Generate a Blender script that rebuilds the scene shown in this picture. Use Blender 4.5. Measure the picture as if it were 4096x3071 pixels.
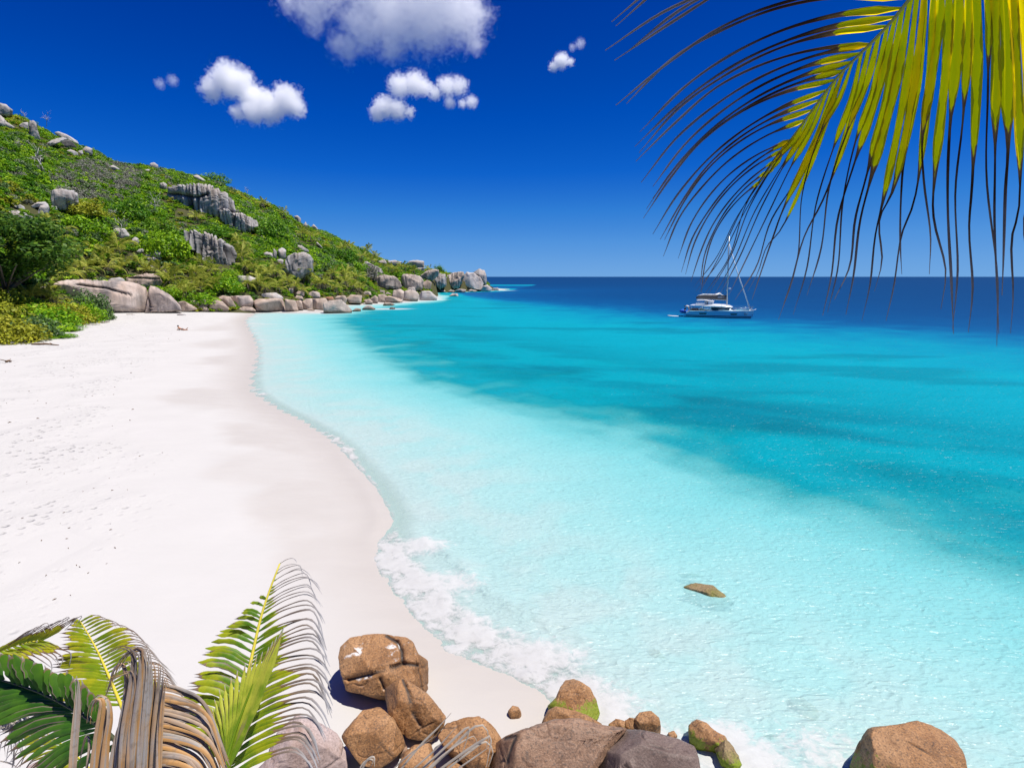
import bpy, bmesh, math, random
import numpy as np
from mathutils import Vector, Matrix
for _o in list(bpy.data.objects): bpy.data.objects.remove(_o)
S = bpy.context.scene
COL = S.collection
# ------------------------------------------------------------------ camera
W_PX, H_PX, F_PX = 4096.0, 3071.0, 2275.0
HORIZON = 1107.0
CAM_Z = 8.0
PITCH = math.atan((H_PX/2 - HORIZON)/F_PX)
cam = bpy.data.cameras.new('camera'); cam_o = bpy.data.objects.new('camera', cam); COL.objects.link(cam_o)
cam_o.location = (0, 0, CAM_Z); cam_o.rotation_euler = (math.pi/2 - PITCH, 0, 0)
cam.sensor_fit = 'HORIZONTAL'; cam.sensor_width = 36.0; cam.lens = 36.0*F_PX/W_PX
cam.clip_start = 0.05; cam.clip_end = 200000
S.camera = cam_o
# ------------------------------------------------------------------ sky and sun
SUN_EL, SUN_AZ = math.radians(69), math.radians(104)      # azimuth clockwise from +Y
wd = bpy.data.worlds.new('World'); S.world = wd; wd.use_nodes = True
wn = wd.node_tree.nodes; wl = wd.node_tree.links; wn.clear()
sky = wn.new('ShaderNodeTexSky'); sky.sky_type = 'NISHITA'; sky.sun_disc = False
sky.sun_elevation = SUN_EL; sky.sun_rotation = SUN_AZ
sky.altitude = 0; sky.air_density = 1.0; sky.dust_density = 0.0; sky.ozone_density = 3.0
sep = wn.new('ShaderNodeSeparateColor'); drv = wn.new('ShaderNodeMath'); drv.operation = 'MULTIPLY'; drv.inputs[1].default_value = 0.1
rmp = wn.new('ShaderNodeValToRGB'); rmp.color_ramp.interpolation = 'EASE'
_st = [(0.13, (0.0, 0.034, 0.28)), (0.19, (0.0, 0.066, 0.41)), (0.26, (0.004, 0.105, 0.51)), (0.36, (0.026, 0.18, 0.575)), (0.52, (0.072, 0.255, 0.62)), (0.70, (0.115, 0.305, 0.64)), (0.88, (0.15, 0.345, 0.65))]
while len(rmp.color_ramp.elements) < len(_st): rmp.color_ramp.elements.new(0.5)
for _e, (_p, _c) in zip(rmp.color_ramp.elements, _st): _e.position = _p; _e.color = (*_c, 1)
rmp.color_ramp.interpolation = 'LINEAR'
scl = wn.new('ShaderNodeVectorMath'); scl.operation = 'SCALE'; scl.inputs['Scale'].default_value = 7.7
bg = wn.new('ShaderNodeBackground'); bg.inputs['Strength'].default_value = 0.10
wo = wn.new('ShaderNodeOutputWorld')
wl.new(sky.outputs[0], sep.inputs[0]); wl.new(sep.outputs[0], drv.inputs[0]); wl.new(drv.outputs[0], rmp.inputs[0]); wl.new(rmp.outputs[0], scl.inputs[0])
wl.new(scl.outputs[0], bg.inputs['Color']); wl.new(bg.outputs[0], wo.inputs['Surface'])
sl = bpy.data.lights.new('sun', 'SUN'); sl.energy = 4.4; sl.angle = math.radians(0.53); sl.color = (1.0, 0.955, 0.89)
so = bpy.data.objects.new('sun', sl); COL.objects.link(so)
SUN_DIR = Vector((math.sin(SUN_AZ)*math.cos(SUN_EL), math.cos(SUN_AZ)*math.cos(SUN_EL), math.sin(SUN_EL)))
so.rotation_euler = SUN_DIR.to_track_quat('Z', 'Y').to_euler(); so.location = (0, 0, 60)
vs = S.view_settings; vs.view_transform = 'Standard'; vs.look = 'None'; vs.exposure = 0.60; vs.gamma = 1.0; vs.use_curve_mapping = False
cy = S.cycles
cy.use_denoising = True
cy.max_bounces = 32; cy.diffuse_bounces = 2; cy.glossy_bounces = 2; cy.transmission_bounces = 4; cy.transparent_max_bounces = 12; cy.volume_bounces = 32
cy.use_adaptive_sampling = True; cy.adaptive_threshold = 0.02
cy.sample_clamp_indirect = 4.0
cy.volume_step_rate = 1.0; cy.volume_max_steps = 256
S.render.use_persistent_data = False
# ------------------------------------------------------------------ numeric helpers
rng = np.random.default_rng(7)
FWD = np.array([0, math.cos(PITCH), -math.sin(PITCH)]); UPV = np.array([0, math.sin(PITCH), math.cos(PITCH)]); RGT = np.array([1.0, 0, 0])
CAM = np.array([0, 0, CAM_Z])
def ray(px, py): return FWD + (px - W_PX/2)/F_PX*RGT + (H_PX/2 - py)/F_PX*UPV
def at_z(px, py, z=0.0):
    d = ray(px, py); return CAM + d*((z - CAM_Z)/d[2])
def at_d(px, py, D): return CAM + ray(px, py)*D
def project(P):
    q = P - CAM; w = q@FWD
    return np.stack([W_PX/2 + F_PX*(q@RGT)/w, H_PX/2 - F_PX*(q@UPV)/w], -1)
_perm = np.random.default_rng(3).permutation(256); _perm = np.concatenate([_perm, _perm, _perm])
_grad = np.array([[1,1,0],[-1,1,0],[1,-1,0],[-1,-1,0],[1,0,1],[-1,0,1],[1,0,-1],[-1,0,-1],[0,1,1],[0,-1,1],[0,1,-1],[0,-1,-1],[1,1,0],[-1,1,0],[0,-1,1],[0,-1,-1]], float)
def perlin(P):
    P = np.asarray(P, float); fl = np.floor(P); I = fl.astype(np.int64) & 255; f = P - fl
    u = f*f*f*(f*(f*6 - 15) + 10); r = 0
    for dx in (0, 1):
        for dy in (0, 1):
            for dz in (0, 1):
                h = _perm[_perm[_perm[(I[..., 0] + dx) & 255] + ((I[..., 1] + dy) & 255)] + ((I[..., 2] + dz) & 255)] & 15
                g = _grad[h]; off = f - np.array([dx, dy, dz])
                w = (u[..., 0] if dx else 1 - u[..., 0])*(u[..., 1] if dy else 1 - u[..., 1])*(u[..., 2] if dz else 1 - u[..., 2])
                r = r + w*(g*off).sum(-1)
    return r
def fbm(P, o=4, lac=2.1, gain=0.5):
    s = 0; a = 1.0; P = np.asarray(P, float)
    for k in range(o): s = s + a*perlin(P + 17.3*k); P = P*lac; a *= gain
    return s
def p2(x, y, s, seed=0.0): return np.stack([x*s, y*s, np.full(np.shape(x), seed + 0.37)], -1)
def sstep(a, b, x):
    t = np.clip((x - a)/(b - a), 0, 1); return t*t*(3 - 2*t)
def poly_dist(x, y, pts, want_arc=False):
    """distance to a polyline; optionally the fractional vertex index of the nearest point"""
    x = np.asarray(x, float); y = np.asarray(y, float)
    best = np.full(x.shape, 1e18); arc = np.zeros(x.shape)
    for i in range(len(pts) - 1):
        ax, ay = pts[i]; bx, by = pts[i + 1]; dx, dy = bx - ax, by - ay; L = dx*dx + dy*dy + 1e-12
        t = np.clip(((x - ax)*dx + (y - ay)*dy)/L, 0, 1)
        d = (x - ax - t*dx)**2 + (y - ay - t*dy)**2
        m = d < best; best = np.where(m, d, best)
        if want_arc: arc = np.where(m, i + t, arc)
    best = np.sqrt(best)
    return (best, arc) if want_arc else best
def inside(x, y, poly):
    x = np.asarray(x, float); y = np.asarray(y, float); r = np.zeros(x.shape, bool); n = len(poly)
    for i in range(n):
        ax, ay = poly[i]; bx, by = poly[(i + 1) % n]
        if ay == by: continue
        c = ((ay > y) != (by > y)) & (x < (bx - ax)*(y - ay)/(by - ay) + ax); r ^= c
    return r
# ------------------------------------------------------------------ the lie of the land
OV = 4096/2211.0
def ov(l): return [(a*OV, b*OV) for a, b in l]
_sh = ov([(1420,1750),(1320,1625),(1250,1530),(1212,1483),(1140,1437),(1070,1412),(1000,1385),(945,1335),(905,1290),(865,1245),(838,1205),(832,1165),(850,1125),(838,1095),(815,1055),(775,1008),(745,970),(715,945),(680,925),(635,900),(600,882),(575,866),(548,845),(546,818),(553,785),(556,755),(548,730),(535,708),(528,692),(545,680)]) + \
      [(1037,1249),(1150,1252),(1290,1250),(1310,1235),(1400,1221),(1505,1217),(1599,1210),(1672,1203),(1747,1199),(1752,1185),(1741,1171),(1830,1168),(1924,1166),(2010,1161)]
# foam width (m) and strength at every shoreline point
_fw = [1.6,1.5,1.3,1.3,1.5,1.6,1.6,1.6,1.5,1.5,1.3,0.8,0.25,0.2,0.2,0.3,0.7,0.5,0.3,0.25,0.35,0.4,0.9,0.9,1.0,1.2,1.4,1.6,2.0,2.0, 1.4,1.2,1.0,1.0,1.0,1.0,1.2,2.2,3.2,2.0,1.5,1.5,2.0,3.0]
_fs = [.8,.8,.9,1,1,1,1,1,1,1,1,.9,.35,.6,.7,.8,.9,.9,.6,.5,.8,.8,.8,.7,.8,.75,.8,.85,.9,.8, .8,.7,.6,.5,.4,.4,.6,.9,1,.6,.5,.5,.6,.9]
SHORE = [tuple(at_z(a, b)[:2]) for a, b in _sh]
_t = SHORE[-1]
LAND = [(300.,-260.),(60.,-40.),(16.,-4.),(10.,2.5)] + SHORE + [(_t[0] + 4, _t[1] + 30),(_t[0] - 60, 480.),(-700., 900.),(-1500., 0.),(-600.,-400.)]
SHORE_X = [(300.,-260.),(60.,-40.),(16.,-4.),(10.,2.5)] + SHORE + [(_t[0] + 4, _t[1] + 30),(_t[0] - 60, 480.),(-700., 900.)]
FW = np.array([0.3, .3, .5, .8] + _fw + [2., 2., 2.]); FS = np.array([.3, .3, .4, .5] + _fs + [.6, .6, .6])
def _world(l): return [tuple(at_z(a, b)[:2]) for a, b in l]
B_LINE = _world(ov([(2900,1430),(2500,1300),(2211,1208),(2000,1130),(1800,1070),(1600,1010),(1400,940),(1250,897),(1100,857),(960,818),(870,780),(800,738),(755,706),(745,690)]) + [(1410,1262),(1480,1242),(1560,1230),(1650,1217),(1770,1208),(1800,1185),(1900,1173),(2000,1164),(2030,1161)])
B_SEA = B_LINE + [(B_LINE[-1][0] + 20, 560.), (-99999., 1500.), (-99999., 199999.), (199999., 199999.), (199999., -300.), (60., -30.)]
C_LINE = _world(ov([(2900,800),(2500,756),(2211,728),(1900,708),(1600,690),(1450,680),(1300,665),(1100,649),(1020,640)]) + [(1850,1180),(1960,1171),(2020,1165),(2045,1161)])
C_SEA = C_LINE + [(C_LINE[-1][0] + 25, 580.), (-99999., 1600.), (-99999., 199999.), (199999., 199999.), (199999., -300.), (400., -200.)]
def shore_sd(x, y, want_arc=False):
    d, a = poly_dist(x, y, SHORE_X, True); s = np.where(inside(x, y, LAND), -d, d)
    return (s, a) if want_arc else s
def sea_k(x, y, sd):
    """0 shoreline, 1 edge of the pale shallows, 2 edge of the blue deep, 3 open sea"""
    dB = poly_dist(x, y, B_LINE); dC = poly_dist(x, y, C_LINE)
    inB = inside(x, y, B_SEA); inC = inside(x, y, C_SEA); ds = np.maximum(sd, 0)
    k = np.where(~inB, ds/(ds + dB + 1e-6), np.where(~inC, 1 + dB/(dB + dC + 1e-6), 2 + dC/(dC + 60.0)))
    steep = sstep(215, 270, y)*(x < 40)*sstep(600, 500, y)          # the sea bed drops away fast round the headland
    k = np.maximum(k, steep*(1 + 1.15*sstep(0, 16, sd)))
    return np.where(sd <= 0, 0, k)
def beach_z(x, y, sd=None):
    if sd is None: sd = shore_sd(x, y)
    d = np.maximum(-sd, 0)
    zb = 1.5*(1 - np.exp(-d*0.06)) + 0.06*perlin(p2(x, y, 0.12))*sstep(1, 6, d)
    zs = -np.minimum(0.07*np.maximum(sd, 0), 0.5 + 0.03*np.maximum(sd, 0)); zs = np.maximum(zs, -6)
    z = np.where(sd <= 0, zb, zs)
    r = np.hypot(x*0.8, y); mound = 6.2 - 0.9*r - 0.5*np.maximum(x - 1, 0)
    return np.maximum(z, mound)
# hill: per viewing column (px) the foot distance, crest distance and skyline height in the photograph
_hp = np.array([-3500,-1200,-400,0,113,185,271,362,434,475,543,633,769,859,950,984,1034,1107,1143,1197,1230,1288,1363,1395,1465,1485,1538,1611,1713,1762,1860,1950,2000], float)
_hy = np.array([300,330,390,440,462,480,534,566,600,634,655,660,692,714,752,770,795,822,848,878,898,916,953,972,1000,1016,1042,1060,1076,1086,1100,1130,1170], float)
_hf = np.array([60,78,100,114,120,122,126,129,131,132,133,135,136,137,138,139,140,143,144,147,149,152,160,166,178,182,196,204,225,240,285,310,325], float)
_hc = np.array([230,225,232,236,238,239,240,241,243,244,245,247,250,252,256,258,261,266,268,273,276,281,288,290,297,299,304,311,321,327,335,345,350], float)
def _hz(px, py, r):
    d = ray(px, py); return CAM_Z + d[2]*r/math.hypot(d[0], d[1])
_hth = np.array([math.atan2(ray(p, HORIZON)[0], ray(p, HORIZON)[1]) for p in _hp])
_hh = np.array([_hz(p, y, c) for p, y, c in zip(_hp, _hy, _hc)]) - 1.0
def hill_h(x, y):
    th = np.arctan2(x, y); r = np.hypot(x, y)
    f = np.interp(th, _hth, _hf); c = np.interp(th, _hth, _hc); h = np.interp(th, _hth, _hh)
    h = np.where(th > _hth[-1], h - (th - _hth[-1])*120, h)
    t = np.clip((r - f)/(c - f), -0.3, 3)
    prof = np.where(t < 0, t*0.6, np.where(t < 1, 0.55*t + 0.45*np.sin(np.clip(t, 0, 1)*math.pi/2), 1 - 0.12*np.minimum(t - 1, 3)))
    n = 1.8*fbm(p2(x, y, 0.03), 3) + 0.5*perlin(p2(x, y, 0.13))
    z = h*prof + n*sstep(0.02, 0.2, t)*np.clip(h/25, 0.15, 1)*(1 - 0.85*sstep(0.8, 1.0, t)) + 0.2
    return np.where((t < -0.05) | (h < 0), -9.0, z)
def ground(x, y):
    x = np.asarray(x, float); y = np.asarray(y, float); sd = shore_sd(x, y)
    b = beach_z(x, y, sd); h = np.where(sd < -0.5, hill_h(x, y), -9); return np.maximum(np.maximum(b, h), 0.0)
def hit(px, py):
    d = ray(px, py); t = np.concatenate([np.arange(3, 40, 0.15), np.arange(40, 460, 0.6)])
    P = CAM + d*t[:, None]; g = ground(P[:, 0], P[:, 1]); m = np.nonzero(P[:, 2] <= g)[0]
    if len(m) == 0:
        far_ = t > 110; j = np.nonzero(far_)[0][np.argmin((P[:, 2] - g)[far_])]; return P[j], t[j]
    i = m[0]
    if i == 0: return P[0], t[0]
    a, b = P[i-1, 2] - g[i-1], P[i, 2] - g[i]; f = a/(a - b + 1e-9); tt = t[i-1] + f*(t[i] - t[i-1])
    return CAM + d*tt, tt
# ------------------------------------------------------------------ object helpers
def mesh_obj(name, V, F, mats=None, parent=None, smooth=True, attrs=None, loc=None, me=None):
    if me is None:
        me = bpy.data.meshes.new(name); V = np.asarray(V, float)
        if loc is not None: V = V - np.asarray(loc)
        if isinstance(F, np.ndarray) and F.ndim == 2:
            n = len(F); k = F.shape[1]
            me.vertices.add(len(V)); me.vertices.foreach_set('co', V.astype(np.float32).ravel())
            me.loops.add(n*k); me.loops.foreach_set('vertex_index', F.astype(np.int32).ravel())
            me.polygons.add(n); me.polygons.foreach_set('loop_start', np.arange(0, n*k, k, dtype=np.int32))
            try: me.polygons.foreach_set('loop_total', np.full(n, k, dtype=np.int32))
            except Exception: pass
            me.update(calc_edges=True); me.validate()
        else:
            me.from_pydata([tuple(v) for v in V], [], [tuple(int(i) for i in f) for f in F]); me.update()
        if smooth: me.polygons.foreach_set('use_smooth', np.ones(len(me.polygons), bool))
        for k2, v in (attrs or {}).items():
            v = np.asarray(v)
            if v.ndim == 2: a = me.attributes.new(k2, 'FLOAT_COLOR', 'POINT'); a.data.foreach_set('color', v.astype(np.float32).ravel())
            else: a = me.attributes.new(k2, 'FLOAT', 'POINT'); a.data.foreach_set('value', v.astype(np.float32))
        for m in ([mats] if not isinstance(mats, (list, tuple)) else mats):
            if m: me.materials.append(m)
    o = bpy.data.objects.new(name, me); COL.objects.link(o)
    if loc is not None: o.location = tuple(loc)
    if parent is not None: o.parent = parent
    return o
def empty(name, loc=(0, 0, 0), rz=0.0):
    o = bpy.data.objects.new(name, None); COL.objects.link(o); o.location = tuple(loc); o.rotation_euler = (0, 0, rz); o.empty_display_size = 0.3; return o
def tag(o, label=None, cat=None, group=None, kind=None):
    if label: o['label'] = label
    if cat: o['category'] = cat
    if group: o['group'] = group
    if kind: o['kind'] = kind
    return o
def grid_axis(segs):
    """segs: list of (start, end, step) joined"""
    out = []
    for a, b, s in segs:
        n = max(1, int(round((b - a)/s))); out += list(np.linspace(a, b, n, endpoint=False))
    out.append(segs[-1][1]); return np.array(out)
def geo_axis(a, b, s0, ratio):
    out = [a]; s = s0; sg = 1 if b > a else -1
    while (b - out[-1])*sg > 0: out.append(out[-1] + sg*s); s *= ratio
    return np.array(out)
def grid_mesh(xs, ys):
    X, Y = np.meshgrid(xs, ys, indexing='xy'); nx, ny = len(xs), len(ys)
    i = np.arange(nx*ny).reshape(ny, nx)
    F = np.stack([i[:-1, :-1].ravel(), i[:-1, 1:].ravel(), i[1:, 1:].ravel(), i[1:, :-1].ravel()], -1)
    return X.ravel(), Y.ravel(), F
# ------------------------------------------------------------------ material helpers
class NT:
    def __init__(self, name):
        self.m = bpy.data.materials.new(name); self.m.use_nodes = True; self.t = self.m.node_tree; self.n = self.t.nodes; self.l = self.t.links; self.n.clear()
        self.out = self.n.new('ShaderNodeOutputMaterial')
    def new(self, typ, **kw):
        nd = self.n.new('ShaderNode' + typ)
        for k, v in kw.items():
            if hasattr(nd, k): setattr(nd, k, v)
        return nd
    def link(self, a, b): self.l.new(a, b)
    def set(self, sock, v):
        if isinstance(v, bpy.types.NodeSocket): self.l.new(v, sock)
        elif isinstance(v, (tuple, list)) and len(v) == 3 and sock.type == 'RGBA': sock.default_value = (*v, 1)
        else: sock.default_value = v
    def math(self, op, a, b=None, c=None, clamp=False):
        nd = self.new('Math'); nd.operation = op; nd.use_clamp = clamp; self.set(nd.inputs[0], a)
        if b is not None: self.set(nd.inputs[1], b)
        if c is not None: self.set(nd.inputs[2], c)
        return nd.outputs[0]
    def mix(self, f, a, b, mode='MIX'):
        nd = self.new('Mix'); nd.data_type = 'RGBA'; nd.blend_type = mode; nd.clamp_factor = True
        self.set(nd.inputs[0], f); self.set(nd.inputs[6], a); self.set(nd.inputs[7], b); return nd.outputs[2]
    def ramp(self, f, stops, interp='LINEAR'):
        nd = self.new('ValToRGB'); cr = nd.color_ramp; cr.interpolation = interp
        while len(cr.elements) < len(stops): cr.elements.new(0.5)
        for e, (p, c) in zip(cr.elements, stops): e.position = p; e.color = (*c, 1) if len(c) == 3 else c
        self.set(nd.inputs[0], f); return nd.outputs[0]
    def maprange(self, v, a, b, c=0.0, d=1.0, smooth=False):
        nd = self.new('MapRange'); nd.clamp = True
        if smooth: nd.interpolation_type = 'SMOOTHSTEP'
        self.set(nd.inputs[0], v)
        for k, q in zip((1, 2, 3, 4), (a, b, c, d)): self.set(nd.inputs[k], q)
        return nd.outputs[0]
    def noise(self, vec, scale, detail=3.0, rough=0.5, dist=0.0, out=0):
        nd = self.new('TexNoise'); self.set(nd.inputs['Vector'], vec); self.set(nd.inputs['Scale'], scale)
        nd.inputs['Detail'].default_value = detail; nd.inputs['Roughness'].default_value = rough; nd.inputs['Distortion'].default_value = dist
        return nd.outputs[out]
    def voro(self, vec, scale, feature='F1', out='Distance', rnd=1.0):
        nd = self.new('TexVoronoi'); nd.feature = feature; self.set(nd.inputs['Vector'], vec); self.set(nd.inputs['Scale'], scale); nd.inputs['Randomness'].default_value = rnd
        return nd.outputs[out]
    def mapping(self, vec, scale=(1, 1, 1), rot=(0, 0, 0), loc=(0, 0, 0)):
        nd = self.new('Mapping'); self.set(nd.inputs['Vector'], vec); nd.inputs['Scale'].default_value = scale; nd.inputs['Rotation'].default_value = rot; nd.inputs['Location'].default_value = loc
        return nd.outputs[0]
    def coord(self, which='Object'): return self.new('TexCoord').outputs[which]
    def pos(self): return self.new('NewGeometry').outputs['Position']
    def attr(self, name, out='Fac'):
        nd = self.new('Attribute'); nd.attribute_name = name; return nd.outputs[out]
    def bump(self, h, strength=0.5, dist=0.1, normal=None):
        nd = self.new('Bump'); self.set(nd.inputs['Height'], h); self.set(nd.inputs['Strength'], strength); self.set(nd.inputs['Distance'], dist)
        if normal is not None: self.link(normal, nd.inputs['Normal'])
        return nd.outputs[0]
    def bsdf(self, color, rough=0.6, spec=0.3, normal=None, metal=0.0):
        nd = self.new('BsdfPrincipled'); self.set(nd.inputs['Base Color'], color); self.set(nd.inputs['Roughness'], rough); self.set(nd.inputs['Specular IOR Level'], spec); self.set(nd.inputs['Metallic'], metal)
        if normal is not None: self.link(normal, nd.inputs['Normal'])
        return nd.outputs[0]
    def done(self, sh): self.link(sh, self.out.inputs['Surface']); return self.m
def plain(name, c, rough=0.5, spec=0.4, metal=0.0, var=0.06):
    t = NT(name); n = t.noise(t.coord(), 3.0, 3); col = t.mix(n, tuple(max(0, q*(1 - var*2)) for q in c), tuple(min(1, q*(1 + var)) for q in c))
    return t.done(t.bsdf(col, rough, spec, metal=metal))
# ------------------------------------------------------------------ sand, seabed, sea
def mat_sand():
    t = NT('sand'); p = t.pos(); d = t.attr('inland')
    wob = t.noise(p, 0.22, 3, 0.5); wob2 = t.noise(p, 1.4, 3, 0.5)
    dd = t.math('ADD', d, t.math('MULTIPLY', t.math('SUBTRACT', wob2, 0.5), 0.5))
    wet = t.attr('wet')
    wet = t.math('MULTIPLY', wet, t.maprange(wob2, 0.2, 0.6, 0.8, 1.0))
    sheen = t.maprange(dd, 0.0, 4.2, 1.0, 0.0, True)
    wet = t.math('MAXIMUM', wet, t.math('MULTIPLY', sheen, 0.85), clamp=True)
    dry = t.mix(t.noise(p, 0.5, 2), (0.455, 0.44, 0.415), (0.495, 0.478, 0.452))
    fine = t.noise(p, 60, 2); dry = t.mix(t.maprange(fine, 0.3, 0.7, 0.0, 0.12), dry, (0.33, 0.32, 0.30))
    wetc = t.mix(t.noise(t.mapping(p, (0.5, 1.3, 1)), 0.8, 2, 0.6), (0.39, 0.352, 0.31), (0.425, 0.39, 0.35))
    col = t.mix(wet, dry, wetc)
    # trampled, littered dry sand up the beach
    tr = t.maprange(t.math('ADD', d, t.math('MULTIPLY', wob, 5.0)), 8.5, 12.5, 0, 1, True)
    sp = t.voro(t.mapping(p, (1.0, 1.6, 1)), 2.3, 'F1'); specks = t.maprange(sp, 0.035, 0.075, 1.0, 0.0)
    specks = t.math('MULTIPLY', specks, t.maprange(t.noise(p, 0.35, 2), 0.5, 0.62, 0.0, 0.8)); specks = t.math('MULTIPLY', specks, tr)
    col = t.mix(specks, col, (0.20, 0.165, 0.13))
    foot = t.maprange(t.voro(p, 2.6, 'F1'), 0.06, 0.34, 0.0, 1.0, True)
    fm = t.math('MULTIPLY', tr, t.maprange(t.noise(p, 0.28, 2), 0.42, 0.6, 0.0, 1.0))
    h = t.math('MULTIPLY', t.math('ADD', foot, t.math('MULTIPLY', t.noise(p, 6, 2), 0.6)), fm)
    h = t.math('ADD', h, t.math('MULTIPLY', t.noise(t.mapping(p, (0.6, 1.6, 1)), 1.1, 2), 0.35))
    nrm = t.bump(h, 1.0, 0.09)
    ns = t.bsdf(col, t.mix(wet, (0.9, 0.9, 0.9), (0.45, 0.45, 0.45)), t.math('MULTIPLY', wet, 0.25), nrm)
    return t.done(ns)
M_SAND = mat_sand()
xs = np.unique(np.concatenate([geo_axis(-30, -900, 0.6, 1.06)[::-1], np.arange(-30, -12, 0.35), np.arange(-12, 16, 0.16), geo_axis(16, 420, 0.3, 1.06)]))
ys = np.unique(np.concatenate([np.arange(-12, 5, 0.5), np.arange(5, 24, 0.16), geo_axis(24, 700, 0.2, 1.018)]))
X, Y, F = grid_mesh(xs, ys)
sd, arc = shore_sd(X, Y, True)
Z = beach_z(X, Y, sd)
# a low scarp cut by the backwash along the middle of the near waterline
sc_i = 4 + 13.0; Z += 0.07*np.exp(-((arc - sc_i)/2.6)**2)*np.exp(-((sd + 0.45)/0.30)**2)
# wet lobes left by the last swash runs
def _lobe(px, py, rx, ry, rot=0.0):
    c = at_z(px*OV, py*OV, 0.35); dx, dy = X - c[0], Y - c[1]; ca, sa = math.cos(rot), math.sin(rot)
    q = ((dx*ca + dy*sa)/rx)**2 + ((-dx*sa + dy*ca)/ry)**2 + 0.5*fbm(p2(X, Y, 0.4), 3); return 1 - sstep(0.35, 1.15, q)
wet = np.zeros_like(X)
for l in [(510,850,4.6,4.6,.9),(520,770,3.4,7.0,0),(520,735,4.0,9.0,0),(515,703,4.5,10.,0),(560,690,5,12,0),(620,935,5.0,2.6,-.55),(640,1010,4.6,2.9,-.6),(700,1080,4.0,2.8,-.75),(760,1180,2.6,2.6,-.9),(890,1350,2.2,1.4,-.7),(1080,1450,2.2,1.1,-.4)]:
    wet = np.maximum(wet, _lobe(*l)*rng.uniform(0.4, 0.65))
sand = mesh_obj('beach', np.stack([X, Y, Z], -1), F, M_SAND, attrs={'inland': -sd, 'wet': wet})
tag(sand, 'white coral sand beach sloping down into the bay', 'beach', kind='structure')

def mat_sea():
    t = NT('sea_water'); p = t.pos(); k = t.attr('k'); foam = t.attr('foam')
    body = t.ramp(t.math('DIVIDE', k, 3.0), SEA_RAMP)
    body = t.mix(t.attr('weed'), body, (0.0, 0.115, 0.165)); body = t.mix(t.attr('milk'), body, (0.53, 0.645, 0.62))
    # wind ripples and wavelets
    wv1 = t.noise(t.mapping(p, (0.7, 1.6, 1), (0, 0, 0.45)), 2.6, 2, 0.55, 0.25)
    wv2 = t.noise(t.mapping(p, (0.7, 1.5, 1), (0, 0, 0.2)), 0.45, 2, 0.5)
    wv3 = t.noise(t.mapping(p, (0.8, 1.4, 1), (0, 0, 0.6)), 6.5, 2, 0.6)
    ridge = t.math('ABSOLUTE', t.math('SUBTRACT', wv1, 0.5))
    hgt = t.math('ADD', t.math('ADD', t.math('MULTIPLY', ridge, -1.2), t.math('MULTIPLY', wv2, 1.3)), t.math('MULTIPLY', wv3, 0.22))
    nrm = t.bump(hgt, 0.75, 0.2)
    dif = t.new('BsdfDiffuse'); t.set(dif.inputs['Color'], body); t.link(nrm, dif.inputs['Normal'])
    tra = t.new('BsdfTransparent'); t.set(tra.inputs['Color'], (0.80, 0.98, 0.975))
    op = t.maprange(k, 0.0, 0.07, 0.12, 0.58, True); op = t.math('MAXIMUM', op, t.maprange(k, 0.7, 1.15, 0.0, 1.0, True))
    m1 = t.new('MixShader'); t.set(m1.inputs[0], op); t.link(tra.outputs[0], m1.inputs[1]); t.link(dif.outputs[0], m1.inputs[2])
    gl = t.new('BsdfGlossy'); gl.inputs['Roughness'].default_value = 0.28; t.link(nrm, gl.inputs['Normal']); gl.inputs['Color'].default_value = (1, 1, 1, 1)
    fr = t.new('Fresnel'); fr.inputs['IOR'].default_value = 1.33; t.link(nrm, fr.inputs['Normal'])
    m2 = t.new('MixShader'); t.set(m2.inputs[0], t.math('MINIMUM', t.math('MULTIPLY', fr.outputs[0], 0.35), 0.055)); t.link(m1.outputs[0], m2.inputs[1]); t.link(gl.outputs[0], m2.inputs[2])
    # foam: broken by noise
    fn = t.noise(p, 4.2, 6, 0.72, 0.5)
    fth = t.math('SUBTRACT', 1.0, foam); fm = t.maprange(t.math('SUBTRACT', t.math('MULTIPLY', fn, 1.05), t.math('MULTIPLY', fth, 0.82)), -0.05, 0.34, 0.0, 1.0, True)
    fm = t.math('MULTIPLY', fm, t.maprange(foam, 0.02, 0.3, 0, 1))
    fd = t.new('BsdfDiffuse'); t.set(fd.inputs['Color'], t.mix(fn, (0.40, 0.39, 0.37), (0.56, 0.555, 0.545)))
    m3 = t.new('MixShader'); t.set(m3.inputs[0], t.math('MULTIPLY', fm, 0.85)); t.link(m2.outputs[0], m3.inputs[1]); t.link(fd.outputs[0], m3.inputs[2])
    return t.done(m3.outputs[0])
SEA_RAMP = [(0.0, (0.54, 0.64, 0.615)), (0.05, (0.43, 0.66, 0.64)), (0.14, (0.32, 0.665, 0.655)), (0.25, (0.165, 0.60, 0.615)), (0.305, (0.07, 0.48, 0.505)), (0.328, (0.014, 0.345, 0.385)), (0.345, (0.0, 0.25, 0.30)), (0.42, (0.0, 0.235, 0.30)), (0.50, (0.0, 0.255, 0.33)), (0.575, (0.0, 0.205, 0.31)), (0.63, (0.0, 0.145, 0.275)), (0.67, (0.0, 0.098, 0.235)), (0.72, (0.0, 0.066, 0.195)), (0.82, (0.0, 0.048, 0.16)), (1.0, (0.0, 0.034, 0.12))]
M_SEA = mat_sea()
xs = np.unique(np.concatenate([geo_axis(-8, -60000, 0.4, 1.075)[::-1], np.arange(-8, 14, 0.075), geo_axis(14, 60000, 0.2, 1.055)]))
ys = np.unique(np.concatenate([geo_axis(5, -60, 0.4, 1.15)[::-1], np.arange(5, 20, 0.075), geo_axis(20, 300, 0.1, 1.016), geo_axis(300, 90000, 4.4, 1.09)]))
X, Y, F = grid_mesh(xs, ys)
sd, arc = shore_sd(X, Y, True)
k = sea_k(X, Y, sd)
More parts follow.
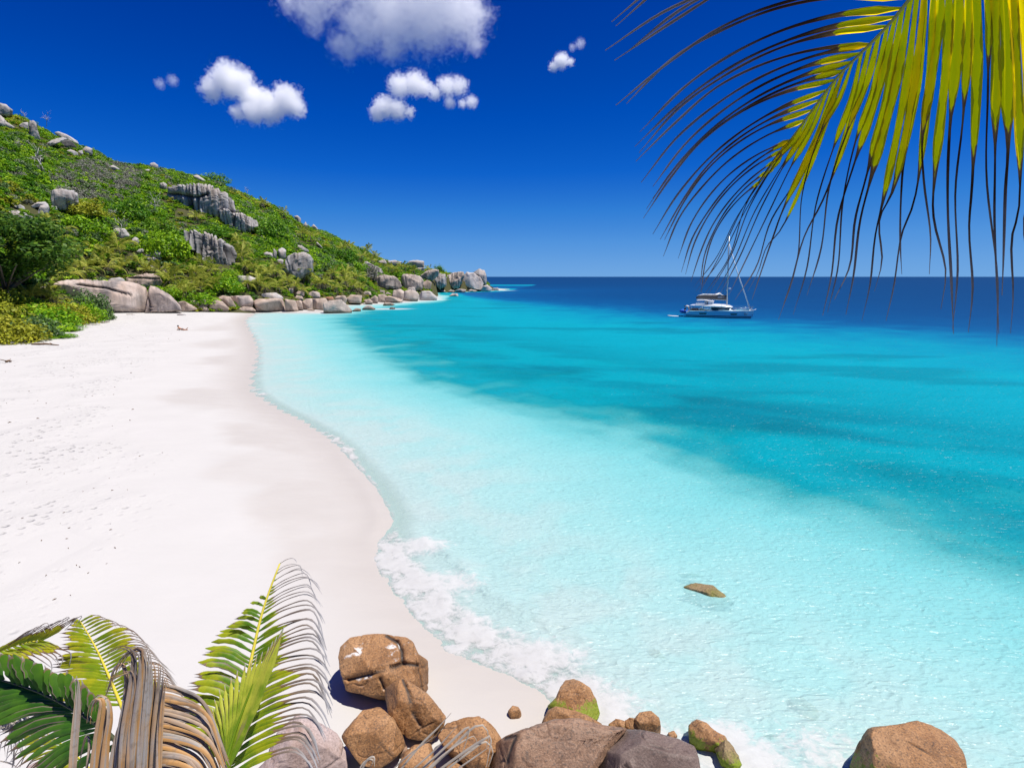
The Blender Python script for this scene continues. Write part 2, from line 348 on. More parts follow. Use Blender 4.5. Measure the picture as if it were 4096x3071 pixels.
fw = 0.68*np.interp(arc, np.arange(len(FW)), FW); fs = np.interp(arc, np.arange(len(FS)), FS)
wob = fbm(p2(X, Y, 0.8), 3)*0.35
sdw = sd + wob*np.clip(fw, 0.2, 1.2)
foam = fs*(0.12 + 0.78*(1 - sstep(0.1*fw, 1.35*fw, np.abs(sdw - 0.1*fw))))*(1 - sstep(0.9*fw, 2.1*fw, sdw))
foam *= np.clip(0.85 + 0.45*fbm(p2(X, Y, 1.3, 6.0), 3), 0.3, 1.1)
trail = 0.42*fs*np.exp(-np.maximum(sd, 0)/(1.6*fw + 0.8))*(0.5 + 0.5*np.tanh(3*perlin(p2(X*0.5 + Y*0.3, Y*0.6, 0.5, 4.0))))
foam = np.maximum(foam, trail*(sd > 0))
for (a, b, rx, ry, s) in [(1290,1530,1.0,.7,.95),(1330,1590,1.1,.6,.9),(1380,1600,1.2,.5,.75),(1560,1590,.7,.5,.8),(1600,1640,1.0,.6,.9),(1760,1620,1.1,.7,.62),(1900,1640,1.2,.6,.55),(1240,1490,.9,.6,.95),(1150,1420,1.3,.7,.9),(960,1260,1.3,.7,.7),(905,1180,1.0,.6,.85),
                          (800,960,1.2,.5,.35),(900,1175,1.4,.4,.7),(600,735,3,1.2,.4),(585,775,2.4,.8,.45),(560,700,5,3,.5),(1700,1640,.8,.5,.5),(1850,1655,1.0,.4,.6)]:
    c = at_z(a*OV, b*OV); q = ((X - c[0])/rx)**2 + ((Y - c[1])/ry)**2 + 0.5*wob; foam = np.maximum(foam, s*np.exp(-q*0.8))
for (a, b) in [(1672,1203),(1747,1199),(1600,1210),(2010,1163),(2040,1162),(1540,1236),(1580,1236),(1330,1252),(1280,1250),(1700,1202)]:
    c = at_z(a, b); q = ((X - c[0])/6)**2 + ((Y - c[1])/5)**2; foam = np.maximum(foam, 0.75*np.exp(-q))
foam = np.where(sd < -0.35*fw - 0.1, foam*np.exp(-(-sd - 0.35*fw)/0.25), foam)
near = np.hypot(X, Y) < 60
froth = np.zeros_like(X); nz = near & (foam > 0.1)
Pn = np.stack([X[nz], Y[nz], np.zeros(nz.sum())], -1)
froth[nz] = np.clip(foam[nz] - 0.25, 0, 1)*(0.035 + 0.07*np.abs(perlin(Pn*2.1)) + 0.045*np.abs(perlin(Pn*5.3)) + 0.03*perlin(Pn*11))
ripple = np.where(near, 0.012*perlin(p2(X*0.8 + 0.5*Y, Y*1.5 - 0.3*X, 1.1, 2.0)), 0)*sstep(0, 3, sd)
lip = np.exp(-((arc - 11.5)/4.0)**2)*np.exp(-((sd - 1.35*fw - 0.25 + 0.5*wob)/0.33)**2)*near
Z = 0.006 + froth + ripple + 0.16*lip*(0.7 + 0.6*perlin(p2(X, Y, 0.7, 3.0)))
run = np.clip(-sd, 0, 0.9); Z = np.where(sd < 0, Z + beach_z(X, Y, sd)*np.clip(foam*1.4, 0, 1)*(run < 0.85) - np.where(foam < 0.12, 0.05, 0), Z)
inBm = inside(X, Y, B_SEA); kw = np.where(inBm, k - 1, -1)
far = sstep(500, 260, np.hypot(X, Y))
def nf(sx, sy, rot, sc, o, seed):
    ca, sa = math.cos(rot), math.sin(rot); return fbm(p2((X*ca + Y*sa)*sx, (-X*sa + Y*ca)*sy, sc, seed), o)*far
edge = nf(1, 1, 0.5, 0.22, 4, 1.0)
kc = k + 0.16*edge*sstep(0.15, 1.0, k)*np.where(k > 1, 0.7, 1)
weed = np.exp(-((kw - 0.13)/0.11)**2)*sstep(0.005, 0.05, kw + 0.03*edge)*sstep(-30, 5, X)*sstep(-0.35, 0.35, nf(0.6, 1.3, -0.5, 0.09, 5, 5.0))*0.9
weed2 = sstep(0.08, 0.5, nf(0.45, 1.5, -0.1, 0.085, 5, 9.0))*sstep(1.02, 1.12, k)*sstep(1.95, 1.7, k)*0.5
weed = np.maximum(weed, weed2)*0.85
milk = sstep(9, 0, sd)*sstep(-0.3, 0.4, nf(1, 1, 0, 0.5, 4, 3.0))*0.75*sstep(0.9, 0.3, k)
sea = mesh_obj('sea', np.stack([X, Y, Z], -1), F, M_SEA, attrs={'k': kc, 'foam': np.clip(foam, 0, 1), 'weed': weed, 'milk': milk})
tag(sea, 'turquoise bay water shading from pale shallows to deep blue', 'sea', kind='structure')
# ------------------------------------------------------------------ hill ground
def mat_hill():
    t = NT('hill_soil'); p = t.pos(); n = t.noise(p, 0.3, 5, 0.6)
    return t.done(t.bsdf(t.mix(n, (0.035, 0.05, 0.012), (0.10, 0.085, 0.045)), 0.95, 0.1, t.bump(t.noise(p, 1.5, 4), 1.0, 0.5)))
xs = np.arange(-420, 4, 2.0); ys = np.arange(40, 470, 2.0)
X, Y, F = grid_mesh(xs, ys); sd = shore_sd(X, Y)
Z = np.where(sd < -0.5, hill_h(X, Y), -3.0) - 0.15
Z = np.where(np.hypot(X, Y) < 70, -3, Z)
hill = mesh_obj('hill', np.stack([X, Y, Z], -1), F, mat_hill())
tag(hill, 'steep green granite hillside falling to the headland', 'hill', kind='structure')
# ------------------------------------------------------------------ granite
def granite(name, c1, c2, stain, dark=(0.035, 0.032, 0.03), st=0.5, streak=0.8, speck=0.25, sc=1.0, bumpd=0.03, algae=0.0, wetline=0.0, spec=0.25, rough=0.75, fine=9.0, sandy=False):
    t = NT(name); o = t.coord(); p = t.pos()
    n1 = t.noise(o, 0.55*sc, 4, 0.6); col = t.mix(t.maprange(n1, 0.3, 0.7, 0, 1), c1, c2)
    vs_ = t.noise(t.mapping(o, (1.0, 1.0, 0.10)), 0.75*sc, 4, 0.6)
    col = t.mix(t.math('MULTIPLY', t.maprange(vs_, 0.50, 0.66, 0, 1), st), col, stain)
    fn = t.noise(o, fine*sc, 3, 0.7); col = t.mix(t.math('MULTIPLY', t.maprange(fn, 0.52, 0.66, 0, 1), speck), col, dark)
    col = t.mix(t.math('MULTIPLY', t.maprange(fn, 0.44, 0.34, 0, 1), speck*0.5), col, tuple(min(1, q*1.6) for q in c2))
    if fine > 12:
        mn = t.noise(o, 4.5, 5, 0.65); col = t.mix(t.maprange(mn, 0.56, 0.72, 0, 0.75), col, stain); col = t.mix(t.maprange(mn, 0.40, 0.27, 0, 0.5), col, tuple(min(1, q*1.45) for q in c2))
    col = t.mix(t.math('MULTIPLY', t.attr('streak'), streak), col, dark)
    sp = t.new('SeparateXYZ'); t.link(p, sp.inputs[0])
    if wetline:
        zz = t.math('ADD', sp.outputs[2], t.math('MULTIPLY', t.math('SUBTRACT', t.noise(p, 1.2, 3), 0.5), wetline*1.2))
        col = t.mix(t.maprange(zz, wetline*0.4, wetline*1.2, 0.8, 0), col, (0.085, 0.062, 0.03))
    if algae:
        g = t.maprange(t.math('ADD', t.attr('moss'), t.math('MULTIPLY', t.math('SUBTRACT', t.noise(p, 13.0, 5, .7), 0.5), 1.3)), .52, .68, 0, 0.9)
        col = t.mix(g, col, t.mix(t.noise(p, 40, 2), (0.09, 0.16, 0.006), (0.26, 0.30, 0.02)))
    if sandy:
        sn = t.new('SeparateXYZ'); t.link(t.new('NewGeometry').outputs['Normal'], sn.inputs[0])
        col = t.mix(t.math('MULTIPLY', t.maprange(sn.outputs[2], .72, .9, 0, 1), t.maprange(t.noise(o, 2.2, 4, .6), .56, .62, 0, 1)), col, (0.6, 0.58, 0.55))
    nrm = t.bump(t.math('ADD', n1, t.math('MULTIPLY', fn, 0.35)), 0.8, bumpd)
    return t.done(t.bsdf(col, rough, spec, nrm))
G_HILL = granite('granite_grey', (0.32, 0.30, 0.285), (0.48, 0.455, 0.435), (0.40, 0.28, 0.19), st=0.35, sc=0.35, bumpd=0.3, streak=0.95, fine=6)
G_PALE = granite('granite_pale', (0.40, 0.37, 0.345), (0.50, 0.47, 0.45), (0.36, 0.26, 0.19), st=0.4, sc=0.4, bumpd=0.2, streak=0.5)
G_PINK = granite('granite_pink', (0.49, 0.36, 0.285), (0.56, 0.475, 0.42), (0.19, 0.17, 0.165), st=0.85, sc=0.55, bumpd=0.15, streak=0.8, speck=0.15, wetline=0.0)
G_HEAD = granite('granite_headland', (0.41, 0.325, 0.26), (0.52, 0.45, 0.395), (0.21, 0.17, 0.145), st=0.65, sc=0.4, bumpd=0.25, streak=0.75, wetline=0.7)
G_SHORE = granite('granite_shore', (0.41, 0.30, 0.22), (0.53, 0.43, 0.36), (0.21, 0.16, 0.125), st=0.65, sc=0.6, bumpd=0.15, wetline=0.6)
G_BROWN = granite('granite_brown', (0.275, 0.13, 0.045), (0.385, 0.215, 0.10), (0.155, 0.068, 0.022), st=0.7, sc=2.2, bumpd=0.05, speck=0.75, streak=0.9, algae=0.22, fine=16, spec=0.35, rough=0.6)
G_BROWN_S = granite('granite_brown_sandy', (0.275, 0.13, 0.045), (0.385, 0.215, 0.10), (0.155, 0.068, 0.022), st=0.7, sc=2.2, bumpd=0.05, speck=0.75, streak=0.9, fine=16, spec=0.35, rough=0.6, sandy=True)
G_DULL = granite('granite_umber', (0.19, 0.10, 0.055), (0.285, 0.18, 0.115), (0.10, 0.055, 0.035), st=0.5, sc=1.8, bumpd=0.045, speck=0.7, streak=0.9, algae=0.2, fine=18, spec=0.4, rough=0.55)
G_ROSE = granite('granite_rose', (0.34, 0.25, 0.22), (0.44, 0.36, 0.335), (0.26, 0.16, 0.11), st=0.4, sc=1.8, bumpd=0.03, speck=0.4, streak=0.8, fine=18)
G_MOSS = granite('granite_mossy', (0.20, 0.13, 0.06), (0.26, 0.20, 0.11), (0.16, 0.17, 0.03), st=0.7, sc=2.2, bumpd=0.045, speck=0.7, algae=0.6, fine=14)
_ico = {}
def ico(n):
    if n not in _ico:
        bm = bmesh.new(); bmesh.ops.create_icosphere(bm, subdivisions=n, radius=1.0)
        V = np.array([v.co[:] for v in bm.verts]); F_ = np.array([[v.index for v in f.verts] for f in bm.faces]); bm.free(); _ico[n] = (V, F_)
    return _ico[n]
ROCK_COUNT = [0]
def rock(label, outline, mat, sub=4, hz=None, D=None, thick=0.85, boxy=0.72, cuts=5, amp=1.0, flute=0.0, ffreq=3.0, cracks=(), group=None, moss=0.0, name='boulder', cat='boulder', back=0.45, facets=(), lean=0.0):
    """a boulder whose outline, seen from the path above the beach, is the traced one; it stands at its own distance with full depth"""
    ROCK_COUNT[0] += 1; r_ = np.random.default_rng(100 + ROCK_COUNT[0])
    O = np.array(outline, float); c = (O.min(0) + O.max(0))/2*0.5 + O.mean(0)*0.5
    wray = ray(*c)
    if hz is not None:
        g0, t0 = hit(*c); ts = np.linspace(max(t0*0.55, 4.0), t0*1.35, 400); Pq = CAM + wray*ts[:, None]
        t1 = ts[np.argmin(np.abs(Pq[:, 2] - ground(Pq[:, 0], Pq[:, 1]) - hz) + 0.02*np.abs(ts - t0))]
        D = t1
    elif D is None:
        yb = np.sort(O[:, 1])[-2:].mean(); xb = O[np.argsort(O[:, 1])[-2:], 0].mean(); D = hit(xb, yb)[1]
    meanR = np.sqrt(np.ptp(O[:, 0])*np.ptp(O[:, 1]))/2/F_PX*D; T = thick*meanR
    if hz is None: D = D + T*back
    C = CAM + wray*D; Wd = wray/np.linalg.norm(wray); U = np.cross(Wd, [0, 0, 1.0]); U /= np.linalg.norm(U); Vv = np.cross(U, Wd)
    uv = []
    for q in O:
        d = ray(*q); t = ((C - CAM)@Wd)/(d@Wd); P = CAM + d*t - C; uv.append((P@U, P@Vv))
    uv = np.array(uv); ang = np.linspace(-math.pi, math.pi, 721)[:-1]; R = np.zeros(720)
    for i in range(len(uv)):
        a, b = uv[i], uv[(i + 1) % len(uv)]; e = b - a
        den = np.cos(ang)*e[1] - np.sin(ang)*e[0]; den = np.where(np.abs(den) < 1e-12, 1e-12, den)
        tt = (a[0]*e[1] - a[1]*e[0])/den; ss = (a[0]*np.sin(ang) - a[1]*np.cos(ang))/den
        R = np.where((tt > 0) & (ss >= -1e-6) & (ss <= 1 + 1e-6) , np.maximum(R, tt), R)
    R = np.where(R <= 0, meanR*0.6, R); kn = np.exp(-np.linspace(-2, 2, 13)**2); kn /= kn.sum(); R = np.convolve(np.concatenate([R[-6:], R, R[:6]]), kn, 'valid')
    V, F_ = ico(sub); phi = np.arctan2(V[:, 1], V[:, 0]); cs = np.hypot(V[:, 0], V[:, 1]); sn = V[:, 2]
    Rp = np.interp(phi, np.concatenate([ang, [math.pi]]), np.concatenate([R, R[:1]]))
    L = np.stack([Rp*cs**boxy*np.cos(phi), Rp*cs**boxy*np.sin(phi), T*np.sign(sn)*np.abs(sn)**boxy], -1)
    L[:, 2] += lean*L[:, 1]
    pl = [np.array(f, float) for f in facets]
    for k_ in range(cuts):
        n = np.array([r_.normal(0, .55), r_.normal(0.1, .55), -abs(r_.normal(0.8, .4)) if k_ % 3 < 2 else abs(r_.normal(0.8, .4))]); pl.append(np.append(n, r_.uniform(0.66, 0.88)))
    for f in pl:
        n = f[:3]/np.linalg.norm(f[:3]); d = L@n; ex = d - f[3]*d.max(); L -= np.where(ex > 0, ex, 0)[:, None]*n*0.9
    q = L/meanR; sdv = r_.uniform(0, 50, 3); rad = L/(np.linalg.norm(L, axis=1, keepdims=True) + 1e-9)
    dn = 0.075*perlin(q*1.1 + sdv) + 0.040*perlin(q*2.6 + sdv) + 0.016*perlin(q*6.5 + sdv) + 0.009*perlin(q*15 + sdv)
    rg = np.abs(perlin(q*1.5 + sdv + 9)); dn -= 0.035*np.clip(1 - rg*14, 0, 1)
    streak = np.zeros(len(L))
    if hz is not None and sub >= 6:
        for k_ in range(3):
            n = r_.normal(size=3)*[1, 1, .5]; n /= np.linalg.norm(n); dq = np.abs(q@n - r_.uniform(-.35, .35) + .07*perlin(q*2 + 5*k_)); m_ = sstep(-.1, .25, perlin(q*1.3 + 31*k_)); w_ = np.exp(-(dq/.028)**2)*m_; dn -= .045*w_; streak = np.maximum(streak, .8*sstep(.5, .95, w_))
    if flute:
        g = perlin(np.stack([q[:, 0]*ffreq + 0.35*perlin(q*1.2 + 3), q[:, 1]*0.28 + 7, q[:, 2]*0.6 + sdv[0]], -1)); gr = np.clip(1 - np.abs(g)*3.2, 0, 1)**1.3
        g2 = perlin(np.stack([q[:, 0]*ffreq*2.3, q[:, 1]*0.4 + 3, q[:, 2]*0.6 + sdv[1]], -1)); gr2 = np.clip(1 - np.abs(g2)*3.5, 0, 1)**1.5
        dn -= flute*(0.17*gr + 0.06*gr2); streak = np.clip(gr*0.9 + gr2*0.55, 0, 1)*np.clip(flute*1.3, 0, 1)*(0.5 + 0.5*sstep(-0.3, 0.4, perlin(q*0.9 + 21)))
    L = L + rad*(dn*amp*meanR)[:, None]
    Pw = C + L[:, :1]*U + L[:, 1:2]*Vv + L[:, 2:]*Wd
    il = Pw[:, 2].argmin(); gap = Pw[il, 2] - ground(Pw[il:il+1, 0], Pw[il:il+1, 1])[0]
    if gap > -0.05: lowz = C[2] - Pw[il, 2]; Pw[:, 2] -= np.clip((C[2] - Pw[:, 2])/lowz, 0, 1)*(gap + 0.3)          # bed it into the ground
    if len(cracks):
        pp = project(Pw)
        for (pts, wpx, dep) in cracks:
            wig = 1.2*perlin(np.stack([pp[:, 0]*0.03, pp[:, 1]*0.03, np.zeros(len(pp))], -1))
            dd = poly_dist(pp[:, 0] + wig*wpx*0.2, pp[:, 1] + wig*wpx*0.2, pts); front = L[:, 2] < 0.15*T
            w = np.exp(-(dd/wpx)**2)*front; Pw = Pw + (w*dep)[:, None]*Wd; streak = np.maximum(streak, sstep(.45, .9, w))
    base = np.array([C[0], C[1], Pw[:, 2].min()])
    o = mesh_obj(name, Pw, F_, mat, attrs={'streak': streak, 'moss': moss*np.clip(0.25 - q[:, 1]*0.9 + np.abs(q[:, 0])*0.45, 0, 1)}, loc=base)
    tag(o, label, cat, group); return o
def T_(ox, oy, s): return lambda l: [(ox + a*s, oy + b*s) for a, b in l]
c1 = T_(0, 380, 1000/2211.); c2 = T_(0, 760, 700/1813.); c3 = T_(600, 700, 700/1934.); c4 = T_(1200, 950, 900/2212.); c5 = T_(1700, 2200, 2396/2212.); c7 = T_(0, 2200, 1400/2212.); c8 = T_(1250, 2450, 1700/2212.); c6 = T_(0, 2350, 1000/2212.)
GH = 'grey boulders on the hillside'
# --- hillside
rock('weathered grey outcrop at the very top of the hill, cut by the frame', c1([(-90,40),(0,70),(62,86),(116,134),(114,186),(50,200),(-90,200)]), G_HILL, 4, group=GH, cuts=2, flute=.4)
rock('pale fluted slab just under the topmost outcrop of the hill', c1([(-90,190),(0,176),(54,226),(140,290),(120,318),(40,300),(-90,280)]), G_PALE, 4, group=GH, cuts=2, flute=.8)
rock('upright squared stone pillar standing near the hill crest', c1([(248,262),(262,226),(292,222),(322,250),(350,360),(356,410),(332,445),(268,400)]), G_HILL, 5, group=GH, cuts=2, boxy=.5, flute=.4, ffreq=2)
rock('low rounded stone behind the upright stone pillar', c1([(165,268),(200,246),(250,240),(252,305),(180,295)]), G_HILL, 4, group=GH, cuts=2)
rock('thin slanting roof slab lying over the dark cleft rock', c1([(395,422),(500,384),(560,376),(604,390),(545,412),(440,434)]), G_HILL, 4, group=GH, cuts=2)
rock('dark blackened wedge rock under the slanting slab', c1([(500,470),(555,392),(620,396),(682,462),(684,502),(600,484),(520,478)]), granite('granite_black', (0.06, 0.055, 0.055), (0.12, 0.115, 0.11), (0.2, 0.19, 0.18), sc=.4, bumpd=.25, st=.3), 4, group=GH, cuts=2, flute=.6)
rock('rounded boulder at the right end of the dark cleft rock', c1([(720,492),(760,455),(820,478),(816,536),(770,542)]), G_HILL, 4, group=GH, cuts=2)
rock('flat grey stone lying below the dark wedge rock', c1([(568,504),(620,480),(690,508),(692,534),(600,520)]), G_HILL, 4, group=GH, cuts=2)
rock('small block squeezed between the flat stone and the rounded boulder', c1([(688,498),(730,488),(738,526),(700,534)]), G_HILL, 3, group=GH, cuts=2)
rock('long pale rib of rock under the upper skyline shrubs', c1([(478,330),(520,324),(600,358),(692,408),(692,438),(600,392),(500,362)]), G_PALE, 4, group=GH, cuts=2)
rock('weathered stone poking out of yellow scrub in mid slope', c1([(958,632),(1000,620),(1056,650),(1056,672),(990,667)]), G_HILL, 3, group=GH, cuts=2)
rock('dark knob of rock right on the skyline of the hill', c1([(1322,606),(1360,596),(1402,622),(1392,640),(1330,625)]), G_HILL, 3, group=GH, cuts=2)
rock('tiny pale stone below the dark skyline knob', c1([(1268,662),(1320,656),(1328,672),(1280,677)]), G_PALE, 3, group=GH, cuts=2)
rock('pale sloping rib above the great fluted dome', c1([(1685,712),(1750,708),(1834,768),(1822,786),(1740,748)]), G_PALE, 3, group=GH, cuts=2)
rock('squat domed boulder with dark drip streaks beside a bare tree', c1([(438,1005),(443,900),(464,835),(540,824),(650,843),(692,880),(697,955),(640,1002),(560,1024),(478,1024)]), G_HILL, 5, group=GH, cuts=2, boxy=.55, flute=.6, ffreq=3.5)
rock('square grey block leaning on the squat domed boulder', c1([(328,1045),(355,978),(422,958),(437,1000),(432,1054),(338,1066)]), G_HILL, 4, group=GH, cuts=2, boxy=.5)
rock('flat overhanging slab behind the square grey block', c1([(268,985),(330,950),(402,943),(424,965),(340,992),(298,1002)]), G_HILL, 4, group=GH, cuts=2)
rock('small stone filling the foot of the squat domed boulder', c1([(434,978),(500,985),(512,1018),(440,1044)]), G_PALE, 3, group=GH, cuts=2)
rock('lens shaped grey boulder, upper of the pair at the left edge of the slope', c1([(58,982),(90,957),(150,953),(212,988),(234,1028),(150,1024),(80,1003)]), G_HILL, 4, group=GH, cuts=2)
rock('wrinkled grey boulder, lower of the pair at the left edge of the slope', c1([(42,1065),(80,1026),(150,1020),(232,1048),(304,1082),(180,1108),(60,1086)]), G_HILL, 4, group=GH, cuts=2)
rock('bright rubble patch by the bare tree under the squat dome', c1([(700,1010),(760,985),(820,990),(835,1020),(760,1030)]), G_PALE, 3, group=GH, cuts=2)
rock('great fluted grey granite dome high on the slope', c3([(184,300),(187,128),(250,108),(350,105),(450,86),(550,83),(655,102),(765,148),(866,200),(925,270),(962,340),(984,412),(920,470),(800,510),(740,505),(650,482),(560,470),(460,474),(350,414),(262,345)]), G_HILL, 6, group=GH, cuts=2, boxy=.55, flute=1.0, ffreq=5.5, thick=.9, cracks=[(c3([(196,214),(330,216),(430,238),(540,246),(630,214)]), 5, 1.6)])
rock('stepped fluted cliff joined to the right of the great dome', c3([(756,505),(762,400),(800,368),(862,374),(902,414),(1000,418),(1092,458),(1182,498),(1198,560),(1152,602),(1112,658),(970,645),(880,585),(800,525)]), G_HILL, 6, group=GH, cuts=2, boxy=.55, flute=1.0, ffreq=5, thick=.8)
rock('small split pillar just left of the great dome', c3([(103,92),(150,79),(186,100),(192,165),(140,184),(108,152)]), G_HILL, 4, group=GH, cuts=2, flute=.6)
rock('loose slab wedged in the crack of the great dome', c3([(530,238),(560,212),(610,205),(625,228),(570,252)]), G_PALE, 3, group=GH, cuts=2, D=None)
rock('deeply fluted leaning grey slab in the middle of the slope', c3([(372,606),(420,598),(600,628),(742,677),(862,737),(934,797),(968,870),(948,982),(902,1014),(820,1044),(690,1010),(560,966),(488,944),(478,862),(400,762),(366,702)]), G_HILL, 6, group=GH, cuts=2, boxy=.5, flute=1.15, ffreq=5, thick=.7, lean=.15)
rock('tall blocky boulder behind the palms near the headland', c3([(1476,1105),(1493,920),(1588,863),(1700,856),(1772,878),(1808,940),(1808,1062),(1650,1145),(1540,1135)]), G_HILL, 5, group=GH, cuts=2, boxy=.5, flute=.5, ffreq=4)
rock('grey cap stone above the tall blocky boulder', c3([(1566,802),(1600,763),(1680,783),(1754,828),(1754,864),(1650,855)]), G_HILL, 4, group=GH, cuts=2, flute=.4)
for lab, pts in (('upright splinter of rock in the rubble heap', [(1362,935),(1364,808),(1402,848),(1394,935)]), ('angular block crowning the rubble heap', [(1408,832),(1460,798),(1504,830),(1498,935),(1430,935)]), ('flat sheet of rock at the left of the rubble heap', [(1242,872),(1290,848),(1362,868),(1384,924),(1320,926)]), ('broken slab at the foot of the rubble heap', [(1380,950),(1440,925),(1490,945),(1480,985),(1400,980)])):
    rock(lab, c3(pts), G_HILL, 3, group=GH, boxy=.5)
rock('white sunlit boulder half buried among low palms', c3([(928,1155),(944,1103),(1000,1112),(1112,1118),(1218,1160),(1204,1196),(1100,1190),(1000,1206),(950,1206)]), G_PALE, 4, group=GH, cuts=2)
rock('dark skyline boulder above the far palms', c3([(1586,457),(1630,447),(1670,485),(1654,506),(1610,490)]), G_HILL, 3, group=GH, cuts=2)
rock('pointed skyline tooth above the far palms', c3([(1686,566),(1720,516),(1744,560),(1724,590)]), G_HILL, 3, group=GH, cuts=2)
rock('leaning skyline splinter right of the pointed tooth', c3([(1776,578),(1808,543),(1866,602),(1842,614)]), G_HILL, 3, group=GH, cuts=2)
rock('narrow slanting rib in the scrub below the skyline teeth', c3([(1826,744),(1852,743),(1924,820),(1902,830)]), G_HILL, 3, group=GH, cuts=2)
rock('rounded top stone leaning over the white gully boulder', c2([(1498,682),(1560,643),(1640,626),(1673,650),(1676,772),(1640,780),(1510,724)]), G_HILL, 4, group=GH, cuts=2, cracks=[(c2([(1520,700),(1600,690),(1660,720)]), 3, .5)])
rock('white gully boulder under the leaning stone', c2([(1436,792),(1478,743),(1560,737),(1624,790),(1594,856),(1500,862),(1446,835)]), G_PALE, 4, group=GH, cuts=2)
rock('pinkish upright sliver right of the white gully boulder', c2([(1656,790),(1690,783),(1734,838),(1740,890),(1690,886)]), G_PINK, 3, group=GH, cuts=2)
rock('small egg shaped boulder at the foot of the pale gully', c2([(1362,562),(1368,508),(1400,483),(1438,508),(1444,562),(1420,590)]), G_HILL, 3, group=GH, cuts=2)
rock('pale stone between the egg boulder and the leaning stone', c2([(1406,642),(1440,612),(1484,608),(1494,636),(1450,660)]), G_PALE, 3, group=GH, cuts=2)
rock('bleached rock face at the head of the pale gully', c2([(1146,432),(1200,398),(1290,396),(1324,440),(1356,484),(1250,525),(1168,474)]), G_PALE, 4, group=GH, cuts=2)
# --- back of the beach
GP = 'pink granite boulders at the end of the beach'
rock('long pink whaleback boulder with dark drip stains at the beach end', [(150,1185),(181,1148),(216,1131),(266,1120),(347,1118),(425,1124),(502,1126),(556,1136),(590,1150),(602,1200),(600,1252),(500,1254),(410,1255),(300,1243),(180,1222)], G_PINK, 6, group=GP, boxy=.55, thick=.6, flute=.35, ffreq=7, amp=.5, cuts=2, cracks=[(c2([(800,980),(950,1000),(1100,1015),(1250,1060),(1350,1085)]), 4, .7), (c2([(640,1130),(740,1115),(810,1108)]), 4, .8)])
rock('rounded pink shoulder at the right of the whaleback boulder', [(572,1252),(572,1150),(598,1141),(624,1147),(671,1172),(696,1194),(718,1217),(730,1246),(660,1252)], G_PINK, 5, group=GP, boxy=.6, flute=.3, ffreq=5, amp=.6, cuts=2, cracks=[(c2([(1490,1070),(1540,1110),(1555,1180),(1555,1250)]), 3.5, .7)])
rock('brown flat topped boulder behind the whaleback', c2([(1290,908),(1400,883),(1520,866),(1612,866),(1664,898),(1694,970),(1696,1040),(1560,1040),(1430,1010),(1298,965)]), G_SHORE, 5, group=GP, boxy=.55, flute=.35, ffreq=4, cracks=[(c2([(1340,910),(1500,915),(1650,920)]), 3, .5)])
rock('grey stones left of the brown flat topped boulder', c2([(1086,965),(1150,914),(1240,903),(1294,925),(1296,965)]), G_HILL, 3, group=GP)
rock('small boulder in the shade left of the whaleback', c2([(385,1060),(420,1005),(500,985),(520,1020),(450,1090)]), G_PINK, 4, group=GP)
GB = 'granite blocks lining the far waterline'
for lab, pts, m in [
 ('low cracked wedge where the whaleback meets the sand', [(308,1402),(380,1393),(470,1438),(534,1487),(430,1510),(352,1506)], G_SHORE),
 ('rounded block above the low cracked wedge', [(442,1386),(530,1383),(544,1440),(532,1475),(468,1432)], G_SHORE),
 ('flat slab lying on the sand in front of the far block row', [(526,1484),(560,1438),(642,1468),(664,1504),(560,1506)], G_SHORE),
 ('pale square block, third along the far block row', [(552,1382),(650,1373),(668,1400),(642,1466),(566,1444)], G_PINK),
 ('smooth tilted boulder at the middle of the far block row', [(646,1478),(678,1398),(740,1378),(802,1398),(884,1482),(862,1506),(700,1510)], G_SHORE),
 ('long tilted slab resting behind the smooth tilted boulder', [(738,1360),(800,1332),(884,1342),(975,1482),(900,1496),(800,1400)], G_SHORE),
 ('broad pale boulder right of the long tilted slab', [(878,1340),(1000,1332),(1104,1333),(1144,1390),(1140,1466),(1000,1471),(950,1462)], G_PINK),
 ('low flat stone at the edge of the swash', [(966,1478),(1040,1453),(1132,1463),(1190,1512),(1050,1516)], G_SHORE),
 ('brown wedge standing at the water edge', [(1156,1442),(1188,1392),(1232,1392),(1294,1438),(1314,1514),(1210,1526),(1176,1494)], G_SHORE),
 ('long streaked sea wall boulder behind the brown wedge', [(1138,1392),(1200,1368),(1300,1368),(1380,1357),(1484,1367),(1506,1430),(1506,1510),(1320,1520),(1240,1500),(1160,1450)], G_SHORE),
 ('tall blocky boulder washed by foam', [(1488,1368),(1604,1388),(1646,1504),(1560,1516),(1498,1506)], G_SHORE),
 ('narrow block between two dark clefts', [(1602,1388),(1674,1383),(1696,1494),(1640,1506)], G_SHORE),
 ('square block right of the narrow block', [(1672,1402),(1730,1368),(1794,1363),(1800,1490),(1690,1496)], G_SHORE),
 ('dark topped block at the end of the far block row', [(1792,1368),(1936,1360),(1968,1400),(1946,1492),(1800,1490)], G_SHORE),
 ('flat pale shelf rock above the sea wall boulder', [(1226,1312),(1390,1298),(1476,1350),(1466,1372),(1236,1372)], G_PALE),
 ('low brown rock behind the narrow block', [(1586,1374),(1620,1328),(1692,1343),(1706,1386)], G_SHORE),
 ('split round boulder above the square block', [(1722,1354),(1750,1308),(1800,1283),(1872,1298),(1890,1354),(1800,1372)], G_PINK),
 ('small cube shaped stone under the palms', [(1526,1305),(1538,1252),(1582,1252),(1584,1305)], G_PINK),
 ('tan slab under the leaning palm', [(1596,1314),(1640,1278),(1704,1298),(1706,1336),(1620,1338)], G_SHORE)]:
    rock(lab, c3(pts), m, 4, group=GB, boxy=.55, amp=.8, thick=1.0)
